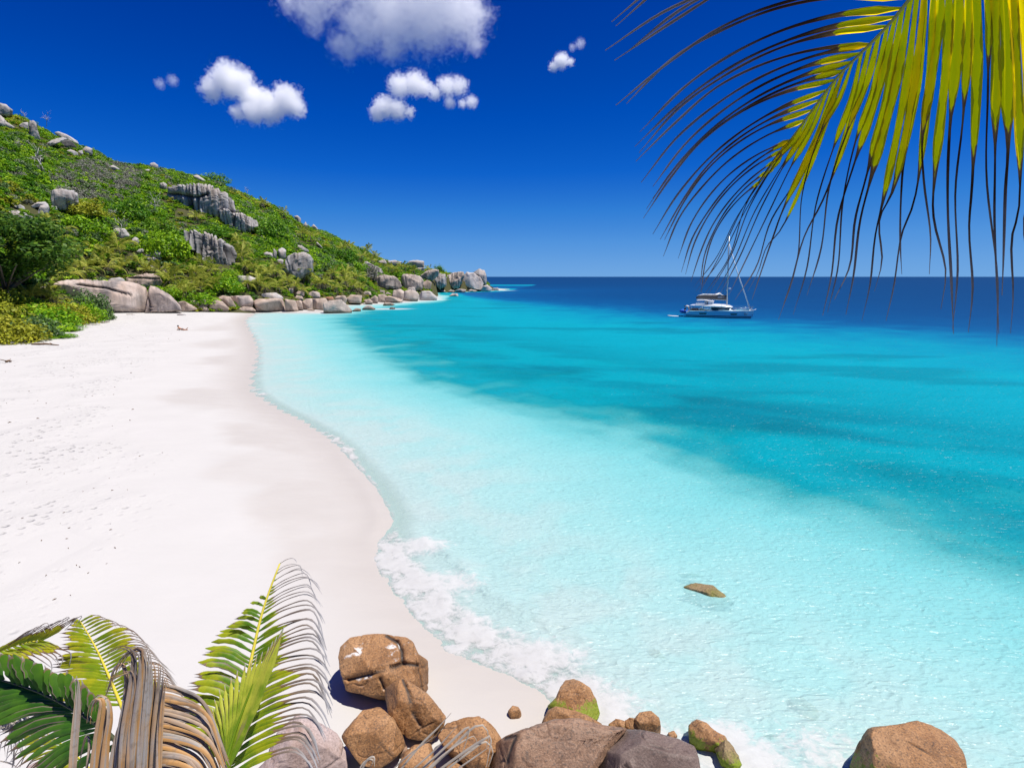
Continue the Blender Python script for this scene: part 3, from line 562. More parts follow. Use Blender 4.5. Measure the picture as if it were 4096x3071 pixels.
# --- headland
GHd = 'headland boulders'
for lab, pts, m, kw in [
 ('large white topped boulder standing in the bay', [(228,740),(226,638),(290,622),(402,607),(444,650),(514,712),(508,742),(370,747)], G_HEAD, dict(sub=5, boxy=.55)),
 ('flat rock awash right of the white topped boulder', [(508,724),(550,693),(600,698),(598,726),(530,731)], G_HEAD, {}),
 ('tent shaped rock standing alone in the turquoise water', [(603,709),(650,666),(700,669),(746,700),(722,717)], G_HEAD, {}),
 ('flat tan slab on the inlet edge', [(813,672),(828,636),(880,637),(942,660),(902,672)], G_SHORE, dict(thick=.6)),
 ('tiny wet rock breaking the surface off the inlet', [(876,704),(890,683),(938,690),(933,706)], G_HEAD, {}),
 ('huge undercut oval boulder on the headland', [(676,422),(718,389),(830,362),(922,377),(994,430),(1014,490),(960,516),(840,514),(730,504),(682,472)], G_HEAD, dict(sub=5, flute=.5, ffreq=3.5)),
 ('broad creased boulder next to the undercut oval', [(982,402),(1018,358),(1090,362),(1182,377),(1214,420),(1209,502),(1160,524),(1018,504)], G_HEAD, dict(sub=5, flute=.4)),
 ('long striped slab sliding down the headland slope', [(612,252),(650,232),(722,268),(804,308),(836,362),(770,374),(688,322),(616,288)], G_HILL, dict(flute=.8, ffreq=5, sub=5)),
 ('square crag on the crest above the striped slab', [(766,232),(830,215),(854,250),(844,276),(788,260)], G_HILL, {}),
 ('smooth brown crag on the headland crest', [(846,232),(930,222),(1014,244),(964,275),(888,286)], G_HILL, {}),
 ('blocky crag with a dark hollow on the headland crest', [(1056,250),(1078,228),(1150,222),(1219,233),(1224,304),(1130,300),(1060,278)], G_HILL, dict(boxy=.5)),
 ('low shelf under the blocky crag with the hollow', [(1126,300),(1224,298),(1220,336),(1148,326)], G_HILL, {}),
 ('furrowed brown boulder below the last trees of the headland', [(1170,384),(1238,328),(1322,306),(1366,318),(1366,374),(1300,426),(1218,420)], G_HEAD, dict(flute=.8, ffreq=4)),
 ('dark ribbed boulder, first of the four big headland stones', [(1286,432),(1308,358),(1362,347),(1434,363),(1446,420),(1444,482),(1380,514),(1306,486)], G_HILL, dict(flute=1.0, ffreq=4, sub=5)),
 ('flat topped boulder with drip streaks, second of the four big headland stones', [(1441,372),(1498,343),(1602,332),(1619,370),(1594,442),(1564,506),(1468,511),(1446,442)], G_HEAD, dict(flute=.9, ffreq=4, sub=5, boxy=.55)),
 ('pale sloping boulder, third of the four big headland stones', [(1571,484),(1608,380),(1638,337),(1702,342),(1774,398),(1805,450),(1796,504),(1752,536),(1648,516)], G_PALE, dict(flute=.3, sub=5)),
 ('tall rounded grey boulder at the tip of the headland', [(1700,342),(1758,305),(1812,317),(1836,368),(1836,464),(1806,482),(1760,400)], G_HILL, dict(flute=.4, sub=4)),
 ('low pale rock at the foot of the headland tip', [(1776,534),(1798,478),(1842,462),(1894,510),(1862,533)], G_PALE, {}),
 ('last flat rock reaching into the sea', [(1876,523),(1898,498),(1948,494),(1956,522)], G_PALE, dict(thick=.6)),
 ('first small stone along the headland foot', [(1336,534),(1368,513),(1428,518),(1434,543)], G_HEAD, {}),
 ('second small stone along the headland foot', [(1446,540),(1478,513),(1524,523),(1524,545)], G_HEAD, {}),
 ('third and widest stone along the headland foot', [(1516,524),(1568,503),(1634,513),(1624,540),(1538,545)], G_HEAD, {}),
 ('fourth small stone along the headland foot', [(1636,530),(1678,508),(1744,523),(1734,541)], G_HEAD, {}),
 ('leaning spike stone between two big headland stones', [(1418,474),(1431,473),(1462,520),(1442,532)], G_HEAD, {}),
 ('lone low islet off the headland', [(1462,580),(1498,549),(1548,552),(1560,579)], G_PINK, dict(thick=.7)),
 ('upright brown stone in the gap of the headland', [(1206,506),(1212,438),(1250,417),(1294,440),(1284,506),(1240,526)], G_SHORE, {}),
 ('dark sided block at the inlet corner', [(901,584),(918,518),(990,507),(1024,528),(1020,614),(928,596)], G_HEAD, {}),
 ('flat faced block right of the inlet corner', [(1011,620),(1028,527),(1080,512),(1154,537),(1170,570),(1160,626),(1080,628)], G_HEAD, dict(boxy=.45)),
 ('grey white boulder washed by surf on the point', [(1161,562),(1198,527),(1282,527),(1344,580),(1350,617),(1178,618)], G_PALE, {}),
 ('pale finned stone on top of the flat faced block', [(1041,517),(1078,488),(1144,487),(1146,542),(1078,522)], G_PALE, dict(flute=.6)),
 ('round brown boulder at the inlet shore', [(751,634),(767,563),(820,557),(866,580),(836,636)], G_SHORE, {}),
 ('long low boulder running out from the inlet shore', [(826,592),(878,572),(984,602),(1022,627),(940,646),(848,636)], G_SHORE, {}),
 ('grey stone at the start of the boulder field', [(616,558),(638,527),(692,532),(704,567),(640,580)], G_HEAD, {}),
 ('broad brown boulder in the middle of the boulder field', [(446,604),(498,562),(604,567),(625,600),(606,646),(478,646)], G_SHORE, {}),
 ('orange stained stone at the inlet edge', [(626,614),(680,602),(719,630),(714,661),(648,656)], G_SHORE, {}),
 ('small rounded boulder under the last beach palms', [(336,604),(368,572),(442,572),(464,600),(432,626)], G_SHORE, {}),
 ('dark round stone beside the white topped boulder', [(176,704),(188,648),(227,637),(234,715)], G_HEAD, {}),
 ('foam washed stone in front of the far block row', [(66,704),(110,697),(154,715),(90,727)], G_SHORE, dict(thick=.6)),
 ('small upright stone above the inlet', [(776,554),(788,517),(832,522),(838,564)], G_HEAD, {}),
 ('pebbly stone between the upright stone and the dark sided block', [(836,560),(858,532),(904,560),(872,577)], G_HEAD, {}),
 ('ochre boulder at the back of the inlet', [(686,604),(740,567),(769,590),(764,646),(718,647)], G_SHORE, {}),
 ('reddish boulder behind the white topped boulder', [(230,620),(260,585),(320,580),(335,610),(290,640)], granite('granite_rust', (0.33, 0.15, 0.07), (0.40, 0.24, 0.15), (0.22, 0.1, 0.05), sc=.5, bumpd=.15), {})]:
    kw = dict(dict(sub=4, boxy=.54, thick=.95, cuts=2), **kw); rock(lab, c4(pts), m, group=GHd, **kw)
# --- near boulders below the viewpoint
GN = 'brown boulders at the near end of the beach'
rock('big cracked orange boulder on the sand with white sand on top', c8([(148,180),(200,128),(290,118),(385,116),(492,126),(524,160),(548,215),(592,250),(610,300),(602,395),(560,440),(470,450),(370,444),(290,430),(205,414),(172,405),(162,340),(147,290),(142,230)]), G_BROWN_S, 7, hz=.42, group=GN, boxy=.48, thick=.95, amp=.7, facets=[(.1,.9,-.5,.82),(-.25,-.35,-.9,.86),(.9,-.1,-.45,.84)], cuts=5, cracks=[(c8([(190,350),(300,322),(400,287),(470,266),(466,205),(442,155),(385,120)]), 9, .085), (c8([(470,266),(548,274)]), 8, .05), (c8([(352,345),(372,395)]), 7, .04)])
rock('upright orange boulder leaning against the big cracked one', c8([(376,398),(460,343),(482,346),(602,423),(644,480),(694,540),(684,594),(617,672),(500,650),(462,628),(438,572),(398,532),(382,450)]), G_BROWN, 6, hz=.40, group=GN, boxy=.48, amp=.75, cuts=5, facets=[(-.5,.3,-.8,.84),(.6,.1,-.75,.85)], cracks=[(c8([(470,350),(500,420),(520,520),(560,585)]), 8, .05)])
rock('cube shaped tan boulder below the two orange boulders', c8([(156,642),(200,578),(260,508),(350,488),(392,518),(432,560),(473,640),(484,692),(440,744),(340,815),(250,790),(198,722),(162,667)]), G_BROWN, 6, hz=.40, group=GN, boxy=.48, amp=.7, cuts=5, facets=[(.0,.9,-.55,.8),(-.2,-.45,-.85,.85)])
rock('pale rose boulder behind the palm frond', c7([(1600,1400),(1680,1330),(1760,1150),(1870,1043),(1962,1058),(2124,1158),(2184,1250),(2198,1376),(2160,1460),(1640,1470)]), G_ROSE, 6, hz=.45, group=GN, boxy=.48, amp=.7, facets=[(-.5,.4,-.75,.84),(.6,.3,-.75,.84)], cuts=5)
rock('rounded brown boulder behind the dry palm strands', c8([(656,642),(700,578),(790,548),(872,543),(924,580),(990,660),(980,704),(934,744),(904,810),(820,810),(736,744),(688,704)]), G_BROWN, 6, hz=.40, group=GN, boxy=.48, amp=.8, cuts=5)
rock('rusty boulder cut by the lower frame beside dry strands', c8([(430,820),(478,728),(530,688),(622,676),(650,700),(648,770),(640,850),(520,880),(440,870)]), G_BROWN, 5, hz=.38, group=GN)
rock('small dark pebble lodged beside the cube shaped boulder', c8([(452,737),(468,700),(490,688),(500,720),(482,748)]), G_DULL, 4, hz=.1, group=GN)
rock('low red brown stone cut by the lower frame', c8([(684,830),(700,795),(740,768),(800,798),(818,840),(760,870)]), G_BROWN, 5, hz=.2, group=GN)
rock('broad umber boulder at the bottom of the picture', c8([(924,700),(960,672),(1000,648),(1090,608),(1260,563),(1382,557),(1542,587),(1640,600),(1562,692),(1504,772),(1444,850),(1200,900),(960,880),(920,780)]), G_DULL, 6, hz=.55, group=GN, boxy=.46, thick=.75, amp=.7, cuts=4, facets=[(.1,.7,-.7,.8)], cracks=[(c8([(1000,655),(1060,640),(1030,720),(1010,790)]), 8, .05)])
rock('dark purple brown boulder lying on the broad umber one', c8([(1430,860),(1498,738),(1568,648),(1640,602),(1762,622),(1904,657),(1994,697),(2034,757),(2055,850),(1900,920),(1600,910)]), granite('granite_dark_purple', (0.125, 0.085, 0.068), (0.21, 0.155, 0.13), (0.07, 0.04, 0.03), st=.4, sc=1.8, bumpd=.03, speck=.5, fine=20, spec=.4, rough=.55), 6, hz=.75, group=GN, boxy=.46, thick=.7, amp=.6, cuts=4, facets=[(.05,.75,-.65,.82)])
rock('flat triangular brown boulder behind the broad umber one', c8([(1190,588),(1228,508),(1270,487),(1322,498),(1424,528),(1518,585),(1410,640),(1250,640)]), G_BROWN, 5, hz=.30, group=GN, boxy=.6)
rock('wet boulder with bright green weed at the edge of the surf', c8([(1222,484),(1268,440),(1288,390),(1318,350),(1360,340),(1444,388),(1474,450),(1495,520),(1484,555),(1400,566),(1296,526),(1232,516)]), G_BROWN, 6, hz=.2, group=GN, moss=1.0, boxy=.5, amp=.8)
rock('small heart shaped stone alone on the wet sand', c8([(1017,512),(1040,483),(1072,488),(1095,520),(1088,538),(1028,548)]), G_BROWN, 5, hz=.06, group=GN)
rock('small rounded stone behind the dark purple boulder', c8([(1540,580),(1578,550),(1628,563),(1634,605),(1560,610)]), G_BROWN, 5, hz=.25, group=GN, moss=.6)
rock('little stone at the left of the split wet rock', c8([(1627,560),(1650,545),(1682,552),(1712,600),(1690,616),(1634,608)]), G_BROWN, 5, hz=.22, group=GN)
rock('wet orange block standing in the surf', c8([(1672,555),(1700,518),(1762,510),(1804,543),(1815,622),(1792,645),(1722,622),(1690,590)]), G_BROWN, 5, hz=.25, group=GN, boxy=.55)
rock('tiny wet stone nearly covered by foam', c8([(1850,622),(1880,610),(1900,640),(1888,654),(1856,652)]), G_BROWN, 4, hz=.06, group=GN)
rock('orange boulder with yellow green weed in the foam', c8([(1955,582),(2000,553),(2052,573),(2104,618),(2155,640),(2182,692),(2130,712),(2000,690),(1962,652)]), G_BROWN, 5, hz=.22, group=GN, moss=.8)
rock('weedy lower stone in front of the orange boulder in the foam', c8([(2092,704),(2150,655),(2184,690),(2216,740),(2236,790),(2204,836),(2126,796)]), G_MOSS, 5, hz=.16, group=GN, moss=1.0)
rock('large angular brown boulder standing alone in the pale shallows', c5([(1564,800),(1598,720),(1648,658),(1720,643),(1820,630),(1904,658),(1964,700),(1994,750),(2008,840),(1960,900),(1640,910),(1570,850)]), G_BROWN, 6, hz=.45, group=GN, boxy=.48, thick=.9, amp=.6, moss=.6, cuts=5, facets=[(.15,.75,-.65,.80),(-.85,-.1,-.5,.80)])
rock('broad rose boulder at the lower left edge under the palm', c6([(150,1640),(300,1548),(500,1492),(602,1487),(630,1540),(640,1660),(500,1740),(200,1740)]), G_ROSE, 5, hz=.3, group=GN)
GS = 'submerged rocks in the shallows'
rock('weedy rock just under the surface of the pale shallows', c5([(950,136),(1000,120),(1062,128),(1114,165),(1144,202),(1080,216),(1008,208),(966,172)]), G_MOSS, 5, hz=-.14, group=GS, moss=.5, thick=.6)
rock('green topped sunken rock in the milky surf', c5([(1326,538),(1400,548),(1444,580),(1474,630),(1444,656),(1376,612)]), G_MOSS, 5, hz=-.27, group=GS, moss=1.0, thick=.5)
rock('small pale green sunken stone near the surf', c5([(1246,680),(1300,677),(1314,710),(1258,706)]), G_MOSS, 4, hz=-.22, group=GS, moss=1.0)
rock('faint weedy sunken stone nearest the breaking foam', c5([(816,365),(862,367),(894,405),(848,414)]), G_MOSS, 4, hz=-.22, group=GS, moss=1.0)
rock('dark sunken ledge behind the weedy rock', c5([(926,86),(1000,86),(1034,98),(950,103)]), G_MOSS, 4, hz=-.22, group=GS)
rock('flat dark rock lying on the far sand', [(706,1258),(722,1252),(742,1256),(746,1262),(716,1263)], G_HILL, 4, hz=.15, group=None)
# ------------------------------------------------------------------ scrub on the hill
def mat_leaf(name, c1, c2, c3, trans=0.35, rough=0.55, use_obj=True, spec=0.25):
    t = NT(name); lv = t.attr('lv')
    rnd = t.new('ObjectInfo').outputs['Random'] if use_obj else lv
    col = t.mix(rnd, c1, c2); col = t.mix(t.maprange(lv, 0.35, 1.0, 0.0, 0.75), col, c3)
    hsv = t.new('HueSaturation'); t.set(hsv.inputs['Value'], t.maprange(lv, 0, 1, 0.72, 1.3)); t.link(col, hsv.inputs['Color'])
    pr = t.bsdf(hsv.outputs[0], rough, spec); tr = t.new('BsdfTranslucent'); t.link(hsv.outputs[0], tr.inputs['Color'])
    m = t.new('MixShader'); m.inputs[0].default_value = trans; t.link(pr, m.inputs[1]); t.link(tr.outputs[0], m.inputs[2])
    return t.done(m.outputs[0])
M_LF_BRIGHT = mat_leaf('leaf_bright', (0.12, 0.33, 0.008), (0.23, 0.42, 0.010), (0.40, 0.52, 0.015))
M_LF_DARK = mat_leaf('leaf_dark', (0.06, 0.20, 0.010), (0.12, 0.28, 0.012), (0.26, 0.40, 0.02))
M_LF_YELL = mat_leaf('leaf_yellow', (0.25, 0.32, 0.018), (0.36, 0.37, 0.025), (0.50, 0.45, 0.04))
M_LF_GREY = mat_leaf('twig_grey', (0.15, 0.17, 0.10), (0.24, 0.23, 0.19), (0.33, 0.31, 0.28), trans=0.1)
M_LF_SAGE = mat_leaf('leaf_sage', (0.10, 0.19, 0.05), (0.15, 0.24, 0.08), (0.22, 0.30, 0.11))
M_BARK = plain('bark', (0.16, 0.13, 0.10), 0.9, 0.1, var=0.2)
M_DEADWOOD = plain('bleached_wood', (0.42, 0.40, 0.37), 0.9, 0.1, var=0.15)
def leaf_cloud(rs, n, clumps=14, leaf=0.14, flat=0.75, elong=1.7, spread=0.26, full=False):
    """leaf quads gathered in clumps over a dome of radius 1"""
    cc = rs.normal(size=(clumps, 3)); cc /= np.linalg.norm(cc, axis=1, keepdims=True); cc[:, 2] = np.abs(cc[:, 2]) if not full else cc[:, 2]*0.8 + .1
    cc *= rs.uniform(0.5, 0.86, (clumps, 1)); cc[:, 2] *= flat
    idx = rs.integers(0, clumps, n); off = rs.normal(size=(n, 3)); off /= np.linalg.norm(off, axis=1, keepdims=True)
    rad = rs.uniform(0.4, 1.0, (n, 1))**0.5*spread*rs.uniform(0.8, 1.25, clumps)[idx][:, None]
    c = cc[idx] + off*rad*np.array([1, 1, 0.8])
    nrm = off*0.6 + np.array([0, 0, 0.55]) + rs.normal(0, 0.45, (n, 3)); nrm /= np.linalg.norm(nrm, axis=1, keepdims=True)
    a = np.cross(nrm, rs.normal(size=(n, 3))); a /= np.linalg.norm(a, axis=1, keepdims=True); b = np.cross(nrm, a)
    s = leaf*rs.uniform(0.6, 1.25, (n, 1)); a = a*s*0.5*elong; b = b*s*0.5
    V = np.stack([c - a, c + b, c + a, c - b], 1).reshape(-1, 3); F_ = np.arange(4*n).reshape(n, 4)
    lv = np.repeat(np.clip(rs.normal(0.35, 0.28, n) + 0.25*rs.normal(size=clumps)[idx], 0, 1), 4)
    return V, F_, lv
def tube(pts, radii, n=6):
    """tapered tube along a polyline -> V, F"""
    pts = np.array(pts, float); V = []; F_ = []; m = len(pts)
    for i in range(m):
        d = pts[min(i + 1, m - 1)] - pts[max(i - 1, 0)]; d /= np.linalg.norm(d) + 1e-9
        a = np.cross(d, [0.31, 0.2, 0.93]); a /= np.linalg.norm(a) + 1e-9; b = np.cross(d, a); r = radii[i] if hasattr(radii, '__len__') else radii
        for k_ in range(n):
            w = 2*math.pi*k_/n; V.append(pts[i] + r*(math.cos(w)*a + math.sin(w)*b))
    for i in range(m - 1):
        for k_ in range(n): F_.append((i*n + k_, i*n + (k_ + 1) % n, (i + 1)*n + (k_ + 1) % n, (i + 1)*n + k_))
    F_.append(tuple(range(n - 1, -1, -1))); F_.append(tuple(range((m - 1)*n, m*n)))
    return np.array(V), F_
class Join:
    def __init__(self): self.V = []; self.F = []; self.n = 0
    def add(self, V, F_): self.F += [tuple(int(i) + self.n for i in f) for f in F_]; self.V.append(np.asarray(V, float)); self.n += len(V); return self
    def box(self, c, s, rot=None):
        v = np.array([[x, y, z] for x in (-.5, .5) for y in (-.5, .5) for z in (-.5, .5)])*np.array(s)
        if rot is not None: v = v@np.array(rot).T
        return self.add(v + np.array(c), [(0, 1, 3, 2), (4, 6, 7, 5), (0, 4, 5, 1), (2, 3, 7, 6), (0, 2, 6, 4), (1, 5, 7, 3)])
    def tube(self, pts, r, n=6): return self.add(*tube(pts, r, n))
    def obj(self, name, mat, parent=None, smooth=True, **kw): return mesh_obj(name, np.concatenate(self.V), self.F, mat, parent, smooth, **kw)
def shrub_mesh(name, mat, seed, n=260, **kw):
    rs = np.random.default_rng(seed); V, F_, lv = leaf_cloud(rs, n, **kw)
    o = mesh_obj(name, V, F_, mat, smooth=False, attrs={'lv': lv}); COL.objects.unlink(o); return o
protos = []
PC = bpy.data.collections.new('scrub_kinds')
for i, (m, n, kw) in enumerate([(M_LF_BRIGHT, 420, {}), (M_LF_BRIGHT, 420, dict(clumps=20)), (M_LF_DARK, 420, {}), (M_LF_DARK, 420, dict(clumps=18)), (M_LF_YELL, 380, {}), (M_LF_GREY, 420, dict(leaf=0.07, elong=4.5, clumps=20, spread=.34)), (M_LF_SAGE, 380, {})]):
    o = shrub_mesh('scrub_%s' % 'abcdefg'[i], m, 50 + i, n, **kw); PC.objects.link(o); protos.append(o)
def scatter(name, pts, scale, idx, rotz, coll=PC, seed=0):
    me = bpy.data.meshes.new(name); me.vertices.add(len(pts)); me.vertices.foreach_set('co', np.asarray(pts, np.float32).ravel())
    a = me.attributes.new('pscale', 'FLOAT_VECTOR', 'POINT'); a.data.foreach_set('vector', np.asarray(scale, np.float32).ravel())
    a = me.attributes.new('pidx', 'INT', 'POINT'); a.data.foreach_set('value', np.asarray(idx, np.int32))
    a = me.attributes.new('prot', 'FLOAT_VECTOR', 'POINT'); a.data.foreach_set('vector', np.asarray(rotz, np.float32).ravel())
    o = bpy.data.objects.new(name, me); COL.objects.link(o)
    g = bpy.data.node_groups.new(name, 'GeometryNodeTree'); g.interface.new_socket('Geometry', in_out='INPUT', socket_type='NodeSocketGeometry'); g.interface.new_socket('Geometry', in_out='OUTPUT', socket_type='NodeSocketGeometry')
    N = g.nodes; gi = N.new('NodeGroupInput'); go = N.new('NodeGroupOutput'); ip = N.new('GeometryNodeInstanceOnPoints'); ci = N.new('GeometryNodeCollectionInfo')
    ci.inputs['Collection'].default_value = coll; ci.inputs['Separate Children'].default_value = True; ci.inputs['Reset Children'].default_value = True
    ip.inputs['Pick Instance'].default_value = True
    def na(nm, ty):
        q = N.new('GeometryNodeInputNamedAttribute'); q.data_type = ty; q.inputs['Name'].default_value = nm; return q.outputs['Attribute']
    L = g.links; L.new(gi.outputs[0], ip.inputs['Points']); L.new(ci.outputs[0], ip.inputs['Instance']); L.new(na('pidx', 'INT'), ip.inputs['Instance Index'])
    L.new(na('prot', 'FLOAT_VECTOR'), ip.inputs['Rotation']); L.new(na('pscale', 'FLOAT_VECTOR'), ip.inputs['Scale']); L.new(ip.outputs[0], go.inputs[0])
    md = o.modifiers.new('scatter', 'NODES'); md.node_group = g; return o
PALMS = {
 'palms on the slope above the dark tree': [(12,905,1.0),(116,950,1.1),(160,965,.9),(228,950,1.25),(193,890,.8),(247,1035,1.1),(301,1007,1.0),(95,985,.9)],
 'palms above the whaleback boulder': [(262,1098,1.15),(363,1065,1.1),(440,1069,1.1),(436,1015,.9),(482,990,1.15),(330,1085,.8),(500,1068,.9),(552,1053,.9),(579,1078,.9),(637,1082,1.0)],
 'shaded palms under the dark tree': [(127,1185,1.0),(216,1198,.9),(175,1170,.8)],
 'palms in the thicket below the fluted slab': [(683,1124,1.1),(705,1098,1.1),(745,1167,.9),(774,1127,1.1),(803,1149,1.0),(814,1055,.95),(846,1076,1.0),(861,1138,1.0),(720,1150,.9),(830,1110,.9),(790,1090,.9)],
 'palms right of the fluted slab': [(948,968,1.0),(976,1026,1.1),(965,1000,.9),(976,1064,1.0),(1016,1073,1.1),(995,1134,1.1),(1045,1134,1.1),(1081,1091,1.0),(1107,1084,1.0),(1040,1100,.9),(1060,1150,.9)],
 'palms around the tall blocky boulder': [(1150,1124,1.0),(1179,1145,.9),(1234,1102,1.35),(1288,1134,1.0),(1302,1129,1.0),(1212,1160,.8),(1120,1150,.8)],
 'palms in front of the headland': [(1330,1092,1.0),(1379,1125,1.15),(1391,1092,1.0),(1428,1105,1.1),(1412,1141,.9),(1342,1150,.9),(1440,1150,.8)],
 'palms high on the far slope': [(1056,812,.9),(1136,850,.9),(1212,932,1.1),(1244,943,1.1),(1371,991,1.0),(1395,985,1.1),(1444,1023,1.0),(1469,1000,1.1),(1493,1018,1.0),(1509,1030,.9),(1485,1044,.9),(792,867,.8)],
 'palms on the headland crest': [(1554,1068,.9),(1570,1078,.9),(1587,1088,.8),(1603,1066,1.1),(1623,1070,1.1),(1660,1082,1.0),(1713,1078,.9)]}
rs = np.random.default_rng(11)
ROCK_BOXES = []
for o in bpy.data.objects:
    if o.name.startswith('boulder') and o.type == 'MESH' and o.location.y > 100:
        co = np.empty(len(o.data.vertices)*3, np.float32); o.data.vertices.foreach_get('co', co); co = co.reshape(-1, 3) + np.array(o.location)
        pp = project(co[::7]); ROCK_BOXES.append((pp.min(0), pp.max(0), np.hypot(co[:, 0], co[:, 1]).min(), np.hypot(co[:, 0], co[:, 1]).max()))
def clear_of_rocks(P, top):
    """drop plants that would stand inside a rock or hide most of it"""
    ok = np.ones(len(P), bool); pp = project(P); pt = project(P + np.array([0, 0, 1.0])*top[:, None]); r = np.hypot(P[:, 0], P[:, 1])
    for lo, hi, r0, r1 in ROCK_BOXES:
        h = hi[1] - lo[1]; w = hi[0] - lo[0]
        inb = (pp[:, 0] > lo[0] - 12) & (pp[:, 0] < hi[0] + 12) & (r < r1 + 1) & (r > r0 - 60)
        ok &= ~(inb & (pt[:, 1] < hi[1] - 0.02*h) & (pp[:, 1] > lo[1]))
    return ok
N0 = 15000
th = rs.uniform(_hth[1], _hth[-2], N0*2); u = rs.uniform(0, 1, N0*2)
f = np.interp(th, _hth, _hf); c = np.interp(th, _hth, _hc); r = f + 1.5 + (c + 6 - f)*u**0.8
x, y = r*np.sin(th), r*np.cos(th); sdv = shore_sd(x, y); keep = sdv < -3
x, y, u, th = x[keep], y[keep], u[keep], th[keep]; z = hill_h(x, y) - 0.3
n1 = fbm(p2(x, y, 0.035, 8.0), 3); n2 = fbm(p2(x, y, 0.06, 3.0), 3); n3 = fbm(p2(x, y, 0.05, 14.0), 3)
size = rs.uniform(1.1, 2.6, len(x))*(1 + 0.35*n1); size *= np.interp(u, [0, .12, 1], [0.75, 1, 0.9])
q = rs.uniform(0, 1, len(x)); idx = np.where(q < 0.34 + 0.5*n2, 0, np.where(q < 0.5 + 0.3*n2, 1, np.where(q < 0.68, 2, np.where(q < 0.82, 3, 6))))
idx = np.where((n3 > 0.22) & (rs.uniform(0, 1, len(x)) < 0.45), 4, idx)
gmask = (np.exp(-((project(np.stack([x, y, z], -1))[:, 0] - 380)/190)**2 - ((project(np.stack([x, y, z], -1))[:, 1] - 730)/75)**2) > 0.35)
idx = np.where((gmask & (rs.uniform(0, 1, len(x)) < 0.6)) | (rs.uniform(0, 1, len(x)) < 0.05) , 5, idx)
P = np.stack([x, y, z], -1); ok = clear_of_rocks(P, size*0.9)
_pp = project(P + np.stack([0*size, 0*size, size*0.9], -1)); _rr = np.hypot(x, y)
for l_ in PALMS.values():
    for (a_, b_, s_) in l_:
        rp = np.hypot(*hit(a_, b_ + 22*s_)[0][:2]); fx = 34*s_*min(1.2, 140/rp + .25)
        ok &= ~((np.abs(_pp[:, 0] - a_) < fx + size*6) & (_pp[:, 1] > b_ - 26*s_) & (_pp[:, 1] < b_ + 24*s_) & (_rr < rp + 3) & (_rr > rp - 25))
# sparse where the pale gully runs
P, size, idx = P[ok][:12000], size[ok][:12000], idx[ok][:12000]
sc = np.stack([size, size, size*rs.uniform(0.75, 1.1, len(size))], -1); rt = np.stack([rs.normal(0, .12, len(size)), rs.normal(0, .12, len(size)), rs.uniform(0, 6.28, len(size))], -1)
m2 = rs.uniform(0, 1, len(x)) < 0.42; Q = np.stack([x, y, z + .15], -1)[m2]; s2 = rs.uniform(.45, .95, m2.sum())
i2 = rs.choice([0, 1, 2, 4, 6, 0], m2.sum()); P = np.concatenate([P, Q]); idx = np.concatenate([idx, i2]); sc = np.concatenate([sc, np.stack([s2*1.4, s2*1.4, s2], -1)]); rt = np.concatenate([rt, np.stack([0*s2, 0*s2, rs.uniform(0, 6, len(s2))], -1)])
scrub = scatter('hillside_scrub', P, sc, idx, rt); tag(scrub, 'dense mixed green scrub covering the whole hillside', 'scrub', kind='stuff')
# ------------------------------------------------------------------ beach shrubs at the left edge
def own_shrub(name, label, px, py, w_m, h_m, mat, seed, n=900, leaf=0.07, group=None, cat='shrub', clumps=26, z_off=0.0, elong=1.7, flat=.9):
    P0, t0 = hit(px, py); rs_ = np.random.default_rng(seed)
    root = empty(name, P0 + np.array([0, 0, z_off])); tag(root, label, cat, group)
    V, F_, lv = leaf_cloud(rs_, n, clumps=clumps, leaf=leaf, flat=flat, elong=elong, spread=.3); V = V*np.array([w_m/2, w_m/2*0.8, h_m])
    V[:, 2] = np.maximum(V[:, 2], 0.02)
    mesh_obj('crown', V, F_, mat, root, smooth=False, attrs={'lv': lv})
    j = Join()
    for k_ in range(4):
        a = rs_.uniform(0, 6.28); e = np.array([math.cos(a)*w_m*.25, math.sin(a)*w_m*.2, h_m*.6]); j.tube([(0, 0, -.2), e*.5 + [0, 0, .1], e], [.06, .045, .02], 5)
    j.obj('stem', M_BARK, root); return root
GSH = 'shrubs along the back of the beach'
for i, (lab, px, py, w, h, m, leaf) in enumerate([
 ('bright lime beach shrub at the left frame edge, lowest on the sand', 30, 1368, 7, 2.0, M_LF_YELL, .05), ('blue green beach shrub in front of the lime shrubs', 130, 1352, 6, 1.9, M_LF_SAGE, .05),
 ('lime beach shrub behind the blue green one', 60, 1310, 9, 2.8, M_LF_YELL, .045), ('long bright lime shrub in the middle of the beach edge', 190, 1310, 9, 2.4, M_LF_BRIGHT, .045),
 ('low green creeper mat reaching onto the sand', 215, 1325, 6, .5, M_LF_BRIGHT, .06), ('creeper tongue furthest down the white sand', 170, 1350, 6, .4, M_LF_BRIGHT, .06),
 ('yellow green shrub below the shaded palms', 255, 1298, 8, 2.6, M_LF_YELL, .045), ('bright green shrub next to the grey green bush', 315, 1290, 7, 2.6, M_LF_BRIGHT, .045),
 ('rounded grey green bush in front of the whaleback boulder', 362, 1282, 7, 3.6, M_LF_SAGE, .04), ('small sprawling bush at the right tip of the beach shrubs', 405, 1278, 4, 1.3, M_LF_SAGE, .06),
 ('lime shrub under the dark tree at the frame edge', 20, 1270, 9, 3.2, M_LF_YELL, .045), ('glossy shrub beside the shaded palm', 120, 1272, 8, 2.8, M_LF_BRIGHT, .045)]):
    own_shrub('beach_shrub', lab, px, py, w*1.15, h*1.55, m, 300 + i, n=3200, leaf=leaf*1.35, group=GSH, clumps=50)
GSB = 'large bushes standing out of the hillside scrub'
